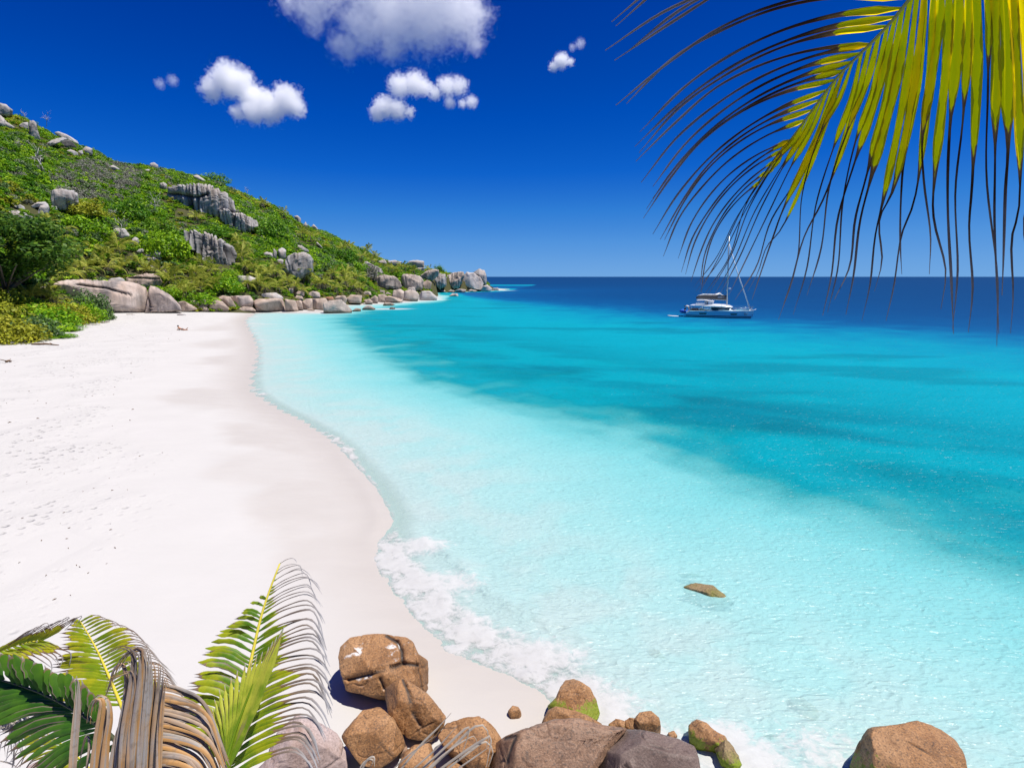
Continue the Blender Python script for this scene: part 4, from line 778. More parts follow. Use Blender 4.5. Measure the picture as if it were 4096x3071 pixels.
for i, (lab, px, py, w, h, m) in enumerate([
 ('big smooth bright bush left of the leaning fluted slab', 664, 1030, 12, 8, M_LF_BRIGHT), ('bright bush above the smooth one', 640, 935, 9, 5, M_LF_DARK), ('dark green bush between the dome and the fluted slab', 880, 950, 13, 3.5, M_LF_DARK),
 ('bright shrub at the foot of the fluted slab', 915, 1125, 9, 3, M_LF_BRIGHT), ('lime shrub at the foot of the squat domed boulder', 330, 862, 13, 4.5, M_LF_YELL), ('lime shrub above the gully boulders', 350, 930, 12, 5, M_LF_BRIGHT),
 ('dark leafy bush in the shade of the gully', 520, 880, 11, 6, M_LF_DARK), ('round green bush right of the fluted cliff', 1080, 945, 13, 7, M_LF_DARK), ('olive bush over the headland palms', 1380, 1060, 12, 7, M_LF_DARK),
 ('grey leafless thicket over the headland boulders', 1470, 1110, 9, 5, M_LF_GREY), ('bright shrub under the striped headland slab', 1430, 1090, 8, 5, M_LF_BRIGHT), ('bright low shrub above the undercut boulder', 1590, 1108, 9, 3.5, M_LF_BRIGHT),
 ('dark rounded bush on the headland crest', 1640, 1092, 9, 5, M_LF_DARK), ('last dark tree on the headland skyline', 1752, 1092, 9, 5, M_LF_DARK), ('round skyline bush right above the great dome', 860, 735, 12, 4.5, M_LF_DARK),
 ('lime shrub spilling between the pink boulders', 655, 1190, 8, 3, M_LF_BRIGHT), ('bright shrub behind the far block row', 800, 1215, 10, 3.5, M_LF_BRIGHT), ('lime shrub left of the white buried boulder', 900, 1170, 9, 4, M_LF_BRIGHT)]):
    own_shrub('hill_bush', lab, px, py, w, h, m, 400 + i, n=1500, leaf=0.075, group=GSB, clumps=40)
# the big dark tree at the left edge
def leafy_tree(label, px, py, D_add, w, h, mat, seed, trunk_h):
    P0, t0 = hit(px, py); root = empty('broadleaf_tree', P0); tag(root, label, 'tree'); rs_ = np.random.default_rng(seed)
    V, F_, lv = leaf_cloud(rs_, 15000, clumps=130, leaf=.038, flat=.8, spread=.19, full=True); V = V*np.array([w/2, w/2.2, h/1.7]) + np.array([0, 0, trunk_h + h*.42])
    mesh_obj('crown', V, F_, mat, root, smooth=False, attrs={'lv': lv}); j = Join()
    j.tube([(0, 0, -.5), (.3, 0, 1.2), (-.4, .2, trunk_h), (-1, 0, trunk_h + 3)], [.5, .42, .33, .15], 8); j.obj('trunk', M_BARK, root)
    j = Join()
    for k_ in range(9):
        a = rs_.uniform(0, 6.28); e = np.array([math.cos(a)*w*.36, math.sin(a)*w*.3, trunk_h + rs_.uniform(.1, .5)*h]); j.tube([(-.3, .1, trunk_h - .5), e*[.5, .5, .75], e], [.2, .13, .05], 5)
    j.obj('limb', M_BARK, root); return root
leafy_tree('large dark broadleaf tree at the left edge behind the beach', 40, 1232, 0, 25, 15, mat_leaf('leaf_deep', (0.028, 0.095, 0.008), (0.05, 0.13, 0.01), (0.14, 0.22, 0.02)), 77, 3.0)
# bare, bleached trees
def bare_tree(label, px, py, h, seed, lean=0.0):
    P0, t0 = hit(px, py); h = h*.72; root = empty('bare_tree', P0); tag(root, label, 'dead tree', 'bleached bare trees on the slope'); rs_ = np.random.default_rng(seed)
    top = np.array([lean*h, 0, h*.7]); Join().tube([(0, 0, -.5), top*.5 + [.1, 0, 0], top], [h*.022, h*.018, h*.009], 6).obj('trunk', M_DEADWOOD, root)
    for k_ in range(7):
        s = top*rs_.uniform(.35, 1.0); a = rs_.uniform(0, 6.28); e = s + np.array([math.cos(a), math.sin(a)*.6, rs_.uniform(.3, 1.1)])*h*rs_.uniform(.18, .34); j = Join()
        j.tube([s, (s + e)/2 + rs_.normal(0, .05*h, 3), e], [h*.014, h*.009, h*.004], 4)
        for m_ in range(4):
            e2 = e + rs_.normal(0, .12*h, 3); j.tube([(s*.4 + e*.6), e2], [h*.006, h*.003], 3)
        j.obj('branch', M_DEADWOOD, root)
for i, a in enumerate([('bleached bare tree leaning by the squat domed boulder', 295, 850, 9, -.4), ('pale bare tree in the grey thicket of mid slope', 190, 710, 10, -.3), ('thin dead stem standing under the great dome', 618, 850, 7, .1), ('white dead branch leaning on the fluted cliff', 1005, 935, 9, -.25), ('bare skyline twigs right of the stone pillar', 186, 500, 5, .1), ('bare skyline tree between the top outcrop and the pillar', 100, 480, 4, 0), ('white forked snag on the skyline by the great dome', 988, 785, 5, .1), ('pale snag in the dark gully', 478, 950, 7, .2), ('thin white snag over the egg shaped boulder', 470, 905, 6, -.2)]): bare_tree(a[0], a[1], a[2], a[3], 600 + i, a[4])
# ------------------------------------------------------------------ palms on the lower slope
def frond_mesh(seed, length=3.0, droop=0.9, pairs=22, mat=None, wid=0.75):
    rs_ = np.random.default_rng(seed); j = Join(); lv = []
    s = np.linspace(0, 1, 9); cx = length*np.sin(s*1.35)/1.25*0.98; cz = length*(0.42*s - droop*0.62*s**2.2)
    C_ = np.stack([cx, 0*s, cz], -1); V, F_ = tube(C_, np.linspace(.045, .01, 9), 4); j.add(V, F_); lv += [0.8]*len(V)
    for i in range(pairs):
        t = 0.14 + 0.86*(i + .5)/pairs; b = np.array([np.interp(t, s, C_[:, q]) for q in range(3)]); L = wid*math.sin(math.pi*min(1, .22 + t*.72))*rs_.uniform(.85, 1.1)
        for sg in (-1, 1):
            d = np.array([.55 + .3*t, sg*.85, -.25 - .25*t + rs_.normal(0, .12)]); d /= np.linalg.norm(d); e = b + d*L*.6; e2 = e + (d + np.array([0, 0, -.8]))*L*.4; w = np.array([1, 0, .2])*.045
            j.add([b - w, b + w, e + w*.9, e - w*.9, e2], [(0, 1, 2, 3), (3, 2, 4)]); q = np.clip(rs_.normal(.4, .25), 0, 1); lv += [q]*5
    me_o = j.obj('frond', mat, attrs={'lv': np.array(lv)}, smooth=False); COL.objects.unlink(me_o); return me_o.data
M_PALM = mat_leaf('palm_leaf', (0.22, 0.32, 0.025), (0.36, 0.40, 0.05), (0.60, 0.52, 0.12), trans=0.35, use_obj=True)
M_PALM_D = mat_leaf('palm_leaf_dry', (0.22, 0.16, 0.09), (0.32, 0.25, 0.16), (0.36, 0.29, 0.2), trans=0.15)
FR = [frond_mesh(900 + i, 3.0 + .25*(i % 3), d, 20, M_PALM) for i, d in enumerate((.55, .85, 1.1, 1.35, .3))]; FRD = frond_mesh(910, 2.6, 2.6, 16, M_PALM_D, .5)
def palm(label, px, py, scale, trunk_h, seed, group, lean=(0, 0), pale=0):
    rs_ = np.random.default_rng(seed); P0, t0 = hit(px, py + 22*scale); base = P0.copy(); base[2] -= 0.4
    crown_top = CAM + ray(px, py)*(t0 - 0.5); H = max(crown_top[2] - base[2], 0.8)
    root = empty('coconut_palm', base); tag(root, label, 'palm tree', group); top = np.array([lean[0], lean[1], H])
    tb, f_ = tube([(0, 0, 0), top*[.3, .3, .5], top], [.17, .13, .11], 7); mesh_obj('trunk', tb, f_, M_BARK, root)
    n = 13
    for i in range(n):
        me = FR[int(rs_.integers(0, 5))] if i < n - 2 else FRD
        o = bpy.data.objects.new('frond', me); COL.objects.link(o); o.parent = root; o.location = tuple(top)
        el = rs_.uniform(-.25, 1.0) if i < n - 2 else -.7
        o.rotation_euler = (rs_.normal(0, .15), -el, 2*math.pi*(i*.382 + rs_.uniform(-.05, .05))); k_ = scale*rs_.uniform(.8, 1.1); o.scale = (k_, k_, k_)
_ordn = 'first second third fourth fifth sixth seventh eighth ninth tenth eleventh twelfth'.split()
_sd = 1000
for g_, l in PALMS.items():
    for i, (px, py, s_) in enumerate(sorted(l)):
        _sd += 1; tall = (px, py) == (976, 1064)
        palm('coconut palm, %s from the left of the %s' % (_ordn[i], g_), px, py, s_*1.2, 1, _sd, g_, lean=(rng.uniform(-.5, .5), rng.uniform(-.3, .3)))
# ------------------------------------------------------------------ palm fronds close to the viewpoint
def bez(p, n):
    """Catmull-Rom through control points"""
    p = np.array(p, float)
    if len(p) == 2: t = np.linspace(0, 1, n)[:, None]; return p[0]*(1 - t) + p[1]*t
    q = np.concatenate([[2*p[0] - p[1]], p, [2*p[-1] - p[-2]]]); L = np.concatenate([[0], np.cumsum(np.linalg.norm(np.diff(p[:, :2], axis=0), axis=1))]); s = np.linspace(0, L[-1], n); out = []
    for v in s:
        i = min(np.searchsorted(L, v, 'right') - 1, len(p) - 2); t = (v - L[i])/(L[i+1] - L[i] + 1e-9); a, b, c, d = q[i], q[i+1], q[i+2], q[i+3]
        out.append(0.5*((2*b) + (c - a)*t + (2*a - 5*b + 4*c - d)*t*t + (3*b - a - 3*c + d)*t**3))
    return np.array(out)
def strip(path, width, live=None, hint=None, fold=0.35, lv=0.5, twist=0.0, seed=0):
    """folded leaf blade along a 3-D path; width per point; returns V, F, attrs"""
    P = np.asarray(path, float); n = len(P); T = np.gradient(P, axis=0); T /= np.linalg.norm(T, axis=1, keepdims=True) + 1e-9
    h = np.tile(hint, (n, 1)) if hint is not None else np.tile(np.array([0, 0, 1.0]), (n, 1))
    A = np.cross(T, h); A /= np.linalg.norm(A, axis=1, keepdims=True) + 1e-9; N = np.cross(A, T)
    if np.any(twist):
        w = (np.asarray(twist)*np.linspace(0, 1, n))[:, None]; A, N = A*np.cos(w) + N*np.sin(w), N*np.cos(w) - A*np.sin(w)
    w = np.asarray(width)[:, None]*0.5
    V = np.stack([P - A*w + N*w*fold, P, P + A*w + N*w*fold], 1).reshape(-1, 3); i = np.arange(n - 1)*3
    F_ = np.concatenate([np.stack([i, i + 1, i + 4, i + 3], -1), np.stack([i + 1, i + 2, i + 5, i + 4], -1)])
    live = np.ones(n) if live is None else np.asarray(live); u = np.repeat(live, 3); e = np.tile([1.0, 0.0, 1.0], n)
    return V, F_, {'u': u, 'edge': e, 'lv': np.full(3*n, lv)}
def mat_blade(name, g1, g2, yel, dry1, dry2, trans=0.55, streaks=0.3, noise_sc=14.0, spec=0.3, rough=0.5, tip_grey=True, brown_at=0.93, yel_at=0.12, rust=(0.20, 0.12, 0.05)):
    t = NT(name); o = t.coord(); u = t.attr('u'); lv = t.attr('lv'); e = t.attr('edge')
    n = t.noise(t.mapping(o, (1, 1, 1)), noise_sc, 4, 0.6); n2 = t.noise(o, noise_sc*0.3, 3)
    col = t.mix(lv, g1, g2); yf = t.math('ADD', t.math('MULTIPLY', u, 0.62), t.math('MULTIPLY', t.math('SUBTRACT', n, 0.5), 1.3)); yf = t.math('ADD', yf, t.math('MULTIPLY', e, 0.14))
    col = t.mix(t.maprange(yf, yel_at, yel_at + .6, 0, 0.92, True), col, yel)
    col = t.mix(t.math('MULTIPLY', t.maprange(n, 0.30, 0.26, 0, 1), 0.9), col, dry1)
    brown = t.maprange(t.math('ADD', t.math('ADD', t.math('MULTIPLY', e, 0.42), t.math('MULTIPLY', n2, 0.9)), t.math('MULTIPLY', u, 0.16)), brown_at, brown_at + .04, 0, 1); col = t.mix(brown, col, dry1)
    ud = t.math('ADD', u, t.math('MULTIPLY', t.math('SUBTRACT', n2, 0.5), 0.22)); ud = t.math('ADD', ud, t.math('MULTIPLY', t.math('MULTIPLY', e, n), 0.12))
    dead = t.maprange(ud, 0.99, 1.02, 0, 1)
    dcol = t.mix(t.maprange(t.math('ADD', u, t.math('MULTIPLY', n2, 0.5)), 1.55, 2.1, 0, 1), dry1, dry2)
    dcol = t.mix(t.maprange(ud, 1.0, 1.16, 1.0, 0.0), dcol, rust); col = t.mix(dead, col, dcol)
    pr = t.bsdf(col, rough, t.math('MULTIPLY', t.math('SUBTRACT', 1.0, t.math('MULTIPLY', dead, 0.9)), spec)); tr = t.new('BsdfTranslucent'); t.set(tr.inputs['Color'], t.mix(0.5, col, t.mix(dead, yel, dcol)))
    m = t.new('MixShader'); t.set(m.inputs[0], t.math('MULTIPLY', t.math('SUBTRACT', 1.0, t.math('MULTIPLY', dead, 0.85)), trans)); t.link(pr, m.inputs[1]); t.link(tr.outputs[0], m.inputs[2]); return t.done(m.outputs[0])
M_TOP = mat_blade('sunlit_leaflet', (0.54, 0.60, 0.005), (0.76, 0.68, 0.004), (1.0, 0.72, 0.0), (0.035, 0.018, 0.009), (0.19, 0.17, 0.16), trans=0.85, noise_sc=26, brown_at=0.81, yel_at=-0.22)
M_GRN = mat_blade('green_leaflet', (0.055, 0.16, 0.006), (0.11, 0.23, 0.008), (0.36, 0.38, 0.012), (0.17, 0.13, 0.10), (0.36, 0.35, 0.35), trans=0.35, noise_sc=9)
M_DKG = mat_blade('deep_green_leaflet', (0.022, 0.085, 0.006), (0.04, 0.12, 0.008), (0.08, 0.19, 0.01), (0.2, 0.15, 0.11), (0.36, 0.34, 0.32), trans=0.25, noise_sc=9)
M_SPEAR = mat_blade('spear_leaflet', (0.16, 0.27, 0.01), (0.30, 0.38, 0.02), (0.55, 0.55, 0.06), (0.3, 0.25, 0.1), (0.36, 0.34, 0.32), trans=0.4, noise_sc=9)
M_YLG = mat_blade('yellow_green_leaflet', (0.14, 0.26, 0.008), (0.22, 0.30, 0.008), (0.46, 0.43, 0.015), (0.13, 0.085, 0.06), (0.35, 0.33, 0.32), trans=0.45, noise_sc=8)
M_RACH = plain('rachis', (0.30, 0.32, 0.06), 0.5, 0.4); M_RACHY = plain('yellow_rachis', (0.55, 0.46, 0.04), 0.5, 0.4); M_RACHD = plain('dark_rachis', (0.05, 0.055, 0.02), 0.6)
def mat_dry():
    t = NT('dead_leaflet'); o = t.coord(); lv = t.attr('lv'); e = t.attr('edge')
    n = t.noise(o, 7.0, 4, 0.6); n2 = t.noise(o, 34.0, 3)
    col = t.mix(t.maprange(t.math('ADD', t.math('MULTIPLY', lv, 0.6), t.math('MULTIPLY', n, 0.8)), 0.45, 0.95, 0, 1), (0.25, 0.235, 0.225), (0.36, 0.185, 0.06))
    col = t.mix(t.math('MULTIPLY', t.maprange(n2, 0.55, 0.7, 0, 1), 0.5), col, (0.12, 0.09, 0.07)); col = t.mix(t.math('MULTIPLY', e, 0.25), col, (0.48, 0.33, 0.15)); col = t.mix(t.math('MULTIPLY', t.maprange(t.noise(o, 3.0, 3), .5, .62, 0, 1), .75), col, (0.055, 0.042, 0.04))
    return t.done(t.bsdf(col, 0.6, 0.35))
M_DRY = mat_dry()
M_STRAW = plain('straw', (0.40, 0.35, 0.29), 0.6, 0.3, var=0.25)
def px_path(pts, D0, D1, n=14):
    """pixel control points with depths from D0 to D1 -> world path"""
    p = bez(pts, n); s = np.linspace(0, 1, n); return np.array([at_d(a, b, D0 + (D1 - D0)*k_) for (a, b), k_ in zip(p[:, :2], s)])
def rachis_obj(name, pts, D0, D1, r0, r1, mat, parent, n=20):
    P = px_path(pts, D0, D1, n); V, F_ = tube(P, np.linspace(r0, r1, n), 7); o = mesh_obj(name, V - np.array(parent.location), F_, mat, parent); return o, P
def leaflet(path, wpx, D, mat, parent, root_loc, seed, ub=None, tr=(.82, 1.12), tailw=0.16, taper0=0.45, hint=None, fold=0.4, lv=None, twist=0.0, name='leaflet', tip=0.1):
    """wpx: widest width in photo pixels at depth D; ub: fraction of the length where the living blade ends"""
    n = len(path); s = np.linspace(0, 1, n); r_ = np.random.default_rng(seed); w = wpx/F_PX*D
    if ub is None: wd = w*(taper0 + (1 - taper0)*sstep(0, .22, s))*(1 - (1 - tip)*sstep(.55, 1.0, s)); live = s*0.95
    else: wd = w*np.where(s < ub, (taper0 + (1 - taper0)*sstep(0, ub*.45, s)), 1)*(1 - (1 - tailw)*sstep(ub*tr[0], ub*tr[1], s))*(1 + .12*np.sin(s*23 + seed))*(1 - .75*sstep(.85, 1, s)); live = np.where(s < ub, s/ub, 1 + (s - ub)/(1 - ub + 1e-6))
    hint = hint if hint is not None else (path[n//2] - CAM)/np.linalg.norm(path[n//2] - CAM)
    V, F_, at = strip(path, wd, live, hint, fold, r_.uniform(0, 1) if lv is None else lv, twist)
    return mesh_obj(name, V - np.asarray(root_loc), F_, mat, parent, attrs=at)
def arc(b, e, bow, sag=0.0, n=4):
    """control points from b to e bowed sideways (fraction of length, to the left of travel) and sagging down in the picture"""
    b = np.array(b, float); e = np.array(e, float); d = e - b; L = np.linalg.norm(d); pr = np.array([d[1], -d[0]])/L; out = []
    for k_ in range(n + 1):
        t = k_/n; out.append(b + d*t + pr*L*bow*4*t*(1 - t) + np.array([0, 1])*L*sag*t*t*(1 - t)*4)
    return out
# --- frond hanging into the upper right of the view
cF = T_(2400, 0, 1696/2009.)
_rp = [(2150,-980),(1960,-640),(1800,-420),(1620,-190),(1465,0),(1385,100),(1300,190),(1220,270),(1140,350),(1060,450),(990,545),(920,640),(850,730),(790,815),(765,855)]
ctr = at_d(*cF([(1960, -640)])[0], 2.1)
top = empty('palm_frond', ctr); tag(top, 'sunlit yellow green palm frond with black dried tips hanging from above', 'palm frond')
D_of = lambda y: 2.15 + 0.55*np.clip((y + 640)/1500., 0, 1)
rp = bez(_rp, 40); P = np.array([at_d(*cF([(a, b)])[0], D_of(b)) for a, b in rp]); V, F_ = tube(P, np.interp(np.linspace(0, 1, 40), [0, .35, 1], [.014, .0095, .003]), 8)
mesh_obj('rachis', V - ctr, F_, M_RACH, top)
LEFT = [((1800,-420),(55,105)),((1740,-345),(75,125)),((1660,-240),(110,262)),((1600,-165),(68,288)),((1540,-90),(25,240)),((1500,-45),(75,500)),((1465,0),(125,492)),((1410,25),(190,625)),((1380,100),(165,695)),((1330,115),(185,725)),((1300,190),(170,765)),((1260,200),(195,865)),((1220,270),(250,885)),((1180,310),(250,940)),((1140,350),(220,990)),((1100,400),(205,1035)),((1080,420),(250,1110)),((1035,480),(285,1135)),((1000,540),(305,1137)),((960,590),(300,1215)),((920,640),(370,1225)),((890,680),(385,1290)),((850,730),(405,1300)),((820,770),(430,1335)),((795,805),(475,1345)),((775,840),(480,1385))]
r_ = np.random.default_rng(21)
for i, (b, e) in enumerate(LEFT):
    b = np.array(b, float); j_ = np.argmin(np.hypot(rp[:, 0] - b[0], (rp[:, 1] - b[1]))); b = rp[j_]; L = np.hypot(*(np.array(e) - b))
    c_ = arc(b, e, -0.10 - 0.03*r_.uniform(), 0.0, 5); c_[-1] = np.array(e, float); c_[-2] = c_[-2] + r_.normal(0, .006*L, 2)
    pth = np.array([at_d(*cF([(x_, y_)])[0], D_of(b[1]) + .25*k_/25.) for k_, (x_, y_) in enumerate(bez(c_, 26))])
    leaflet(pth, np.interp(b[1], [-420, 200, 850], [36, 27, 14]), D_of(b[1]), M_TOP, top, ctr, 100 + i, ub=np.interp(b[1], [-420, 0, 500, 850], [.33, .19, .12, .06])*r_.uniform(.6, 1.3), tailw=.36, taper0=.3, tr=(.45, 1.9), fold=.9, lv=r_.uniform(.3, 1))
RIGHT = [((2080,-860),(2190,620),(2190,1400)),((2020,-740),(2110,760),(2090,1420)),((1960,-640),(2035,830),(2010,1500)),((1920,-590),(1990,905),(1945,1580)),((1870,-520),(1935,640),(1905,1400)),((1850,-490),(1872,760),(1890,1582)),((1810,-430),(1838,420),(1880,1640)),((1780,-390),(1765,825),(1745,1575)),((1740,-345),(1720,560),(1670,1560)),((1700,-290),(1655,640),(1675,1582)),((1665,-250),(1590,795),(1615,1465)),((1630,-205),(1530,610),(1560,1300)),((1600,-165),(1500,900),(1355,1520)),((1560,-115),(1445,720),(1430,1300)),((1525,-75),(1400,860),(1300,1380)),((1495,-35),(1350,905),(1240,1520)),((1465,0),(1290,820),(1165,1490)),((1435,35),(1262,835),(1110,1420)),((1400,80),(1200,790),(1055,1495)),((1365,125),(1205,690),(1078,1480)),((1325,165),(1180,600),(980,1400)),((1290,200),(1070,915),(845,1515)),((1250,240),(1110,690),(915,1490)),((1210,280),(1040,640),(870,1440)),((1175,315),(880,965),(720,1420)),((1140,350),(875,1055),(700,1380)),((1105,390),(930,850),(640,1420)),((1070,440),(905,790),(610,1400)),((1035,480),(880,770),(570,1390)),((1000,530),(860,790),(540,1400)),((965,580),(840,760),(515,1390)),((930,625),(835,740),(495,1395)),((895,670),(810,780),(470,1385)),((860,715),(790,830),(455,1380)),((825,765),(770,850),(445,1360))]
for i, (b, m_, e) in enumerate(RIGHT):
    j_ = np.argmin(np.hypot(rp[:, 0] - b[0], (rp[:, 1] - b[1]))); b = rp[j_]; m_ = np.array(m_, float); e = np.array(e, float)
    l1, l2 = np.hypot(*(m_ - b)), np.hypot(*(e - m_)); ub = l1/(l1 + l2); mid1 = b + (m_ - b)*.5 + np.array([18, -4]); q = m_ + (e - m_)*.35 + np.array([r_.normal(-14, 10), 0]); q2 = m_ + (e - m_)*.72 + np.array([r_.normal(8, 14), 0])
    pth = np.array([at_d(*cF([(x_, y_)])[0], D_of(b[1]) + .12*k_/25.) for k_, (x_, y_) in enumerate(bez([b, mid1, m_, q, q2, e], 28))])
    leaflet(pth, np.interp(b[1], [-600, 0, 400, 850], [40, 33, 21, 11])*r_.uniform(.75, 1.1), D_of(b[1]), M_TOP, top, ctr, 200 + i, ub=ub*r_.uniform(.82, 1.03), tailw=.24, taper0=.55, tr=(.84, 1.10), fold=.5, lv=r_.uniform(0, 1), twist=r_.normal(0, .25))
# --- young palm below the viewpoint at the lower left
PB = at_d(560, 3330, 4.0); gz = float(beach_z(np.array([PB[0]]), np.array([PB[1]]))[0]); base = np.array([PB[0], PB[1], gz - .2])
yp = empty('young_coconut_palm', base); tag(yp, 'young coconut palm with green fronds and curled dead leaves at the lower left', 'palm tree')
V, F_ = tube([(0, 0, 0), (0.02, 0, (PB[2] - base[2])*.5), PB - base], [.16, .13, .10], 10); mesh_obj('trunk', V, F_, M_BARK, yp)
def frond(label, rach, D0, D1, r0, rmat, n=24):
    fr, P = rachis_obj('frond', c7(rach), D0, D1, r0, r0*.3, rmat, yp, n)
    if label: fr['label'] = label
    return fr, bez(rach, 60)
def side(fr, rb, t0, t1, n, fn, wfn, mat, D0, D1, ubfn=None, seed=0, steps=14, lvr=(0, 1), **kw):
    r2 = np.random.default_rng(seed)
    for i in range(n):
        t = t0 + (t1 - t0)*(i + .5*r2.uniform())/max(n - 1, 1); t = min(t, 1.0); b = rb[int(t*59)]; D = D0 + (D1 - D0)*t
        c_ = fn(np.array(b), t, r2); p = bez(c_, steps); dd = r2.normal(0, .04)
        pth = np.array([at_d(*c7([(x_, y_)])[0], D + dd*k_/steps) for k_, (x_, y_) in enumerate(p)])
        leaflet(pth, wfn(t)*r2.uniform(.85, 1.15), D, mat, fr, base, seed*50 + i, ub=(ubfn(t)*r2.uniform(.85, 1.15) if ubfn else None), lv=r2.uniform(*lvr), twist=r2.normal(0, .2), **kw)
N2 = lambda r2, s: r2.normal(0, s, 2)
# A: tall upright frond
rA = [(1420,1480),(1440,1376),(1480,1180),(1535,960),(1590,680),(1650,420),(1705,250),(1768,85)]; fA, bA = frond('tall upright frond, glossy green on its left side and dry tipped on its right', rA, 4.0, 4.9, .022, M_RACHY)
def _al(b, t, r2):
    L = np.interp(t, [0, .35, .6, .78, .84], [330, 400, 300, 120, 50]); e = b + L*np.array([-math.cos(.42), -math.sin(.42 - .25*t)]) + N2(r2, 8); return [b, b + (e - b)*.5 + [0, -.08*L], e + [0, .06*L]]
side(fA, bA, .10, .82, 30, _al, lambda t: np.interp(t, [0, .5, .85], [24, 22, 12]), M_GRN, 4.0, 4.9, lambda t: .94, 1, lvr=(0, .5), tailw=.2)
def _ar(b, t, r2):
    L = np.interp(t, [0, .3, .6, .85, 1], [560, 600, 480, 330, 120]); d1 = np.array([math.cos(.55), -math.sin(.55)]); k1 = b + d1*L*.42; k2 = b + np.array([L*.74, -L*.33]) + N2(r2, 8); e = b + np.array([L*.98, -L*.12 + r2.uniform(0, .22)*L]) + N2(r2, 12); return [b, k1, k2, (k2 + e)/2 + [L*.04, -L*.03], e]
side(fA, bA, .02, .995, 46, _ar, lambda t: np.interp(t, [0, .5, .8, 1], [19, 16, 9, 5]), M_GRN, 4.0, 4.9, lambda t: np.interp(t, [0, .55, .8, 1], [.52, .42, .15, .04]), 2, lvr=(.2, .9), tailw=.42, steps=18)
# B: back frond with yellow rachis
rB = [(800,1060),(745,930),(690,800),(625,655),(560,535),(508,450)]; fB, bB = frond('back frond with a bright yellow rib', rB, 4.8, 5.6, .016, M_RACHY)
def _bl(b, t, r2):
    L = np.interp(t, [0, .5, .85, 1], [430, 340, 180, 70]); e = b + L*np.array([-1, .12 - .25*t]) + N2(r2, 8); return [b, b + (e - b)*.5 + [0, -.05*L], e]
side(fB, bB, .15, 1.0, 26, _bl, lambda t: np.interp(t, [0, .5, 1], [21, 18, 9]), M_YLG, 4.8, 5.6, lambda t: .82, 3, tailw=.25)
def _br(b, t, r2):
    L = np.interp(t, [0, .4, .8, 1], [460, 430, 340, 170]); k1 = b + L*np.array([.45, -.22]); e = b + L*np.array([.98, -.02 + .12*r2.uniform()]) + N2(r2, 8); return [b, k1, b + L*np.array([.75, -.2]), e]
side(fB, bB, .15, 1.0, 26, _br, lambda t: np.interp(t, [0, .5, 1], [19, 16, 8]), M_YLG, 4.8, 5.6, lambda t: .5, 4, tailw=.2)
# C: left frond seen from its shaded side
rC = [(760,1230),(640,1120),(470,1010),(300,920),(150,862),(-60,800)]; fC, bC = frond('dark green frond arching to the left with a blackish rib', rC, 3.9, 4.3, .016, M_RACHD)
def _cu(b, t, r2):
    L = np.interp(t, [0, .3, .7, 1], [150, 230, 220, 160]); e = b + L*np.array([-.05 - .5*t, -1]) + N2(r2, 10); return [b, b + (e - b)*.5 + [6, 0], e]
side(fC, bC, .12, 1.0, 18, _cu, lambda t: np.interp(t, [0, .5, 1], [28, 33, 28]), M_DKG, 3.9, 4.3, lambda t: .93, 5, tailw=.2)
def _cd(b, t, r2):
    L = np.interp(t, [0, .4, 1], [640, 560, 360]); a = np.interp(t, [0, .35, 1], [.62, .18, .05]); e = b + L*np.array([-math.cos(a), math.sin(a)]) + N2(r2, 12); return [b, b + (e - b)*.5 + [0, -.06*L], e + [0, .06*L]]
side(fC, bC, .0, 1.0, 34, _cd, lambda t: 24, M_DKG, 3.95, 4.35, lambda t: .9, 6, tailw=.2)
# D: frond cut by the left edge
rD = [(-160,720),(-60,665),(60,612),(180,580),(260,570)]; fD, bD = frond('frond with dry silvery tips at the left edge', rD, 4.7, 5.2, .012, M_RACHY)
side(fD, bD, .1, 1.0, 16, lambda b, t, r2: [b, b + [120, -70], b + [260, -150] + N2(r2, 12), b + [360 - 150*t, -190 + 110*t] + N2(r2, 18)], lambda t: 14, M_YLG, 4.7, 5.2, lambda t: .45, 7, tailw=.25)
side(fD, bD, .1, 1.0, 14, lambda b, t, r2: [b, b + [90, 40], b + [190, 90] + N2(r2, 12), b + [270 - 80*t, 150] + N2(r2, 18)], lambda t: 16, M_YLG, 4.7, 5.2, lambda t: .5, 8, tailw=.25)
# L: low pale wisps hanging at the lower left
fL, bL = frond('sparse lower frond with thin yellow leaflets', [(620,1440),(520,1330),(400,1230),(290,1150)], 4.6, 5.0, .008, M_RACHY)
side(fL, bL, .0, 1.0, 18, lambda b, t, r2: [b, b + [-120, 0], b + [-260, 40] + N2(r2, 10), b + [-400 + 120*t, 150] + N2(r2, 16)], lambda t: 9, M_YLG, 4.6, 5.0, lambda t: .6, 9, tailw=.35)
# G: unopened spear
fG, bG = frond('narrow unopened spear leaf, pale yellow green', [(1400,1500),(1440,1300),(1520,1050),(1640,760),(1790,495)], 3.75, 4.2, .012, M_SPEAR)
for i, (tx, ty) in enumerate([(1795,485),(1775,520),(1750,545),(1725,575),(1700,610),(1660,640),(1625,655),(1590,690),(1550,715),(1500,760),(1460,800),(1420,850),(1385,880),(1355,940),(1340,1000)]):
    b = (1400 + 3*i, 1460 - 8*i); m_ = (b[0]*.5 + tx*.5 + 18, b[1]*.5 + ty*.5 + 10); pth = px_path(c7([b, m_, (tx, ty)]), 3.78 + .006*i, 4.1, 16)
    leaflet(pth, 26 - .6*i, 3.9, M_SPEAR, fG, base, 700 + i, ub=.97, taper0=.7, lv=(i % 4)/4., fold=.9)
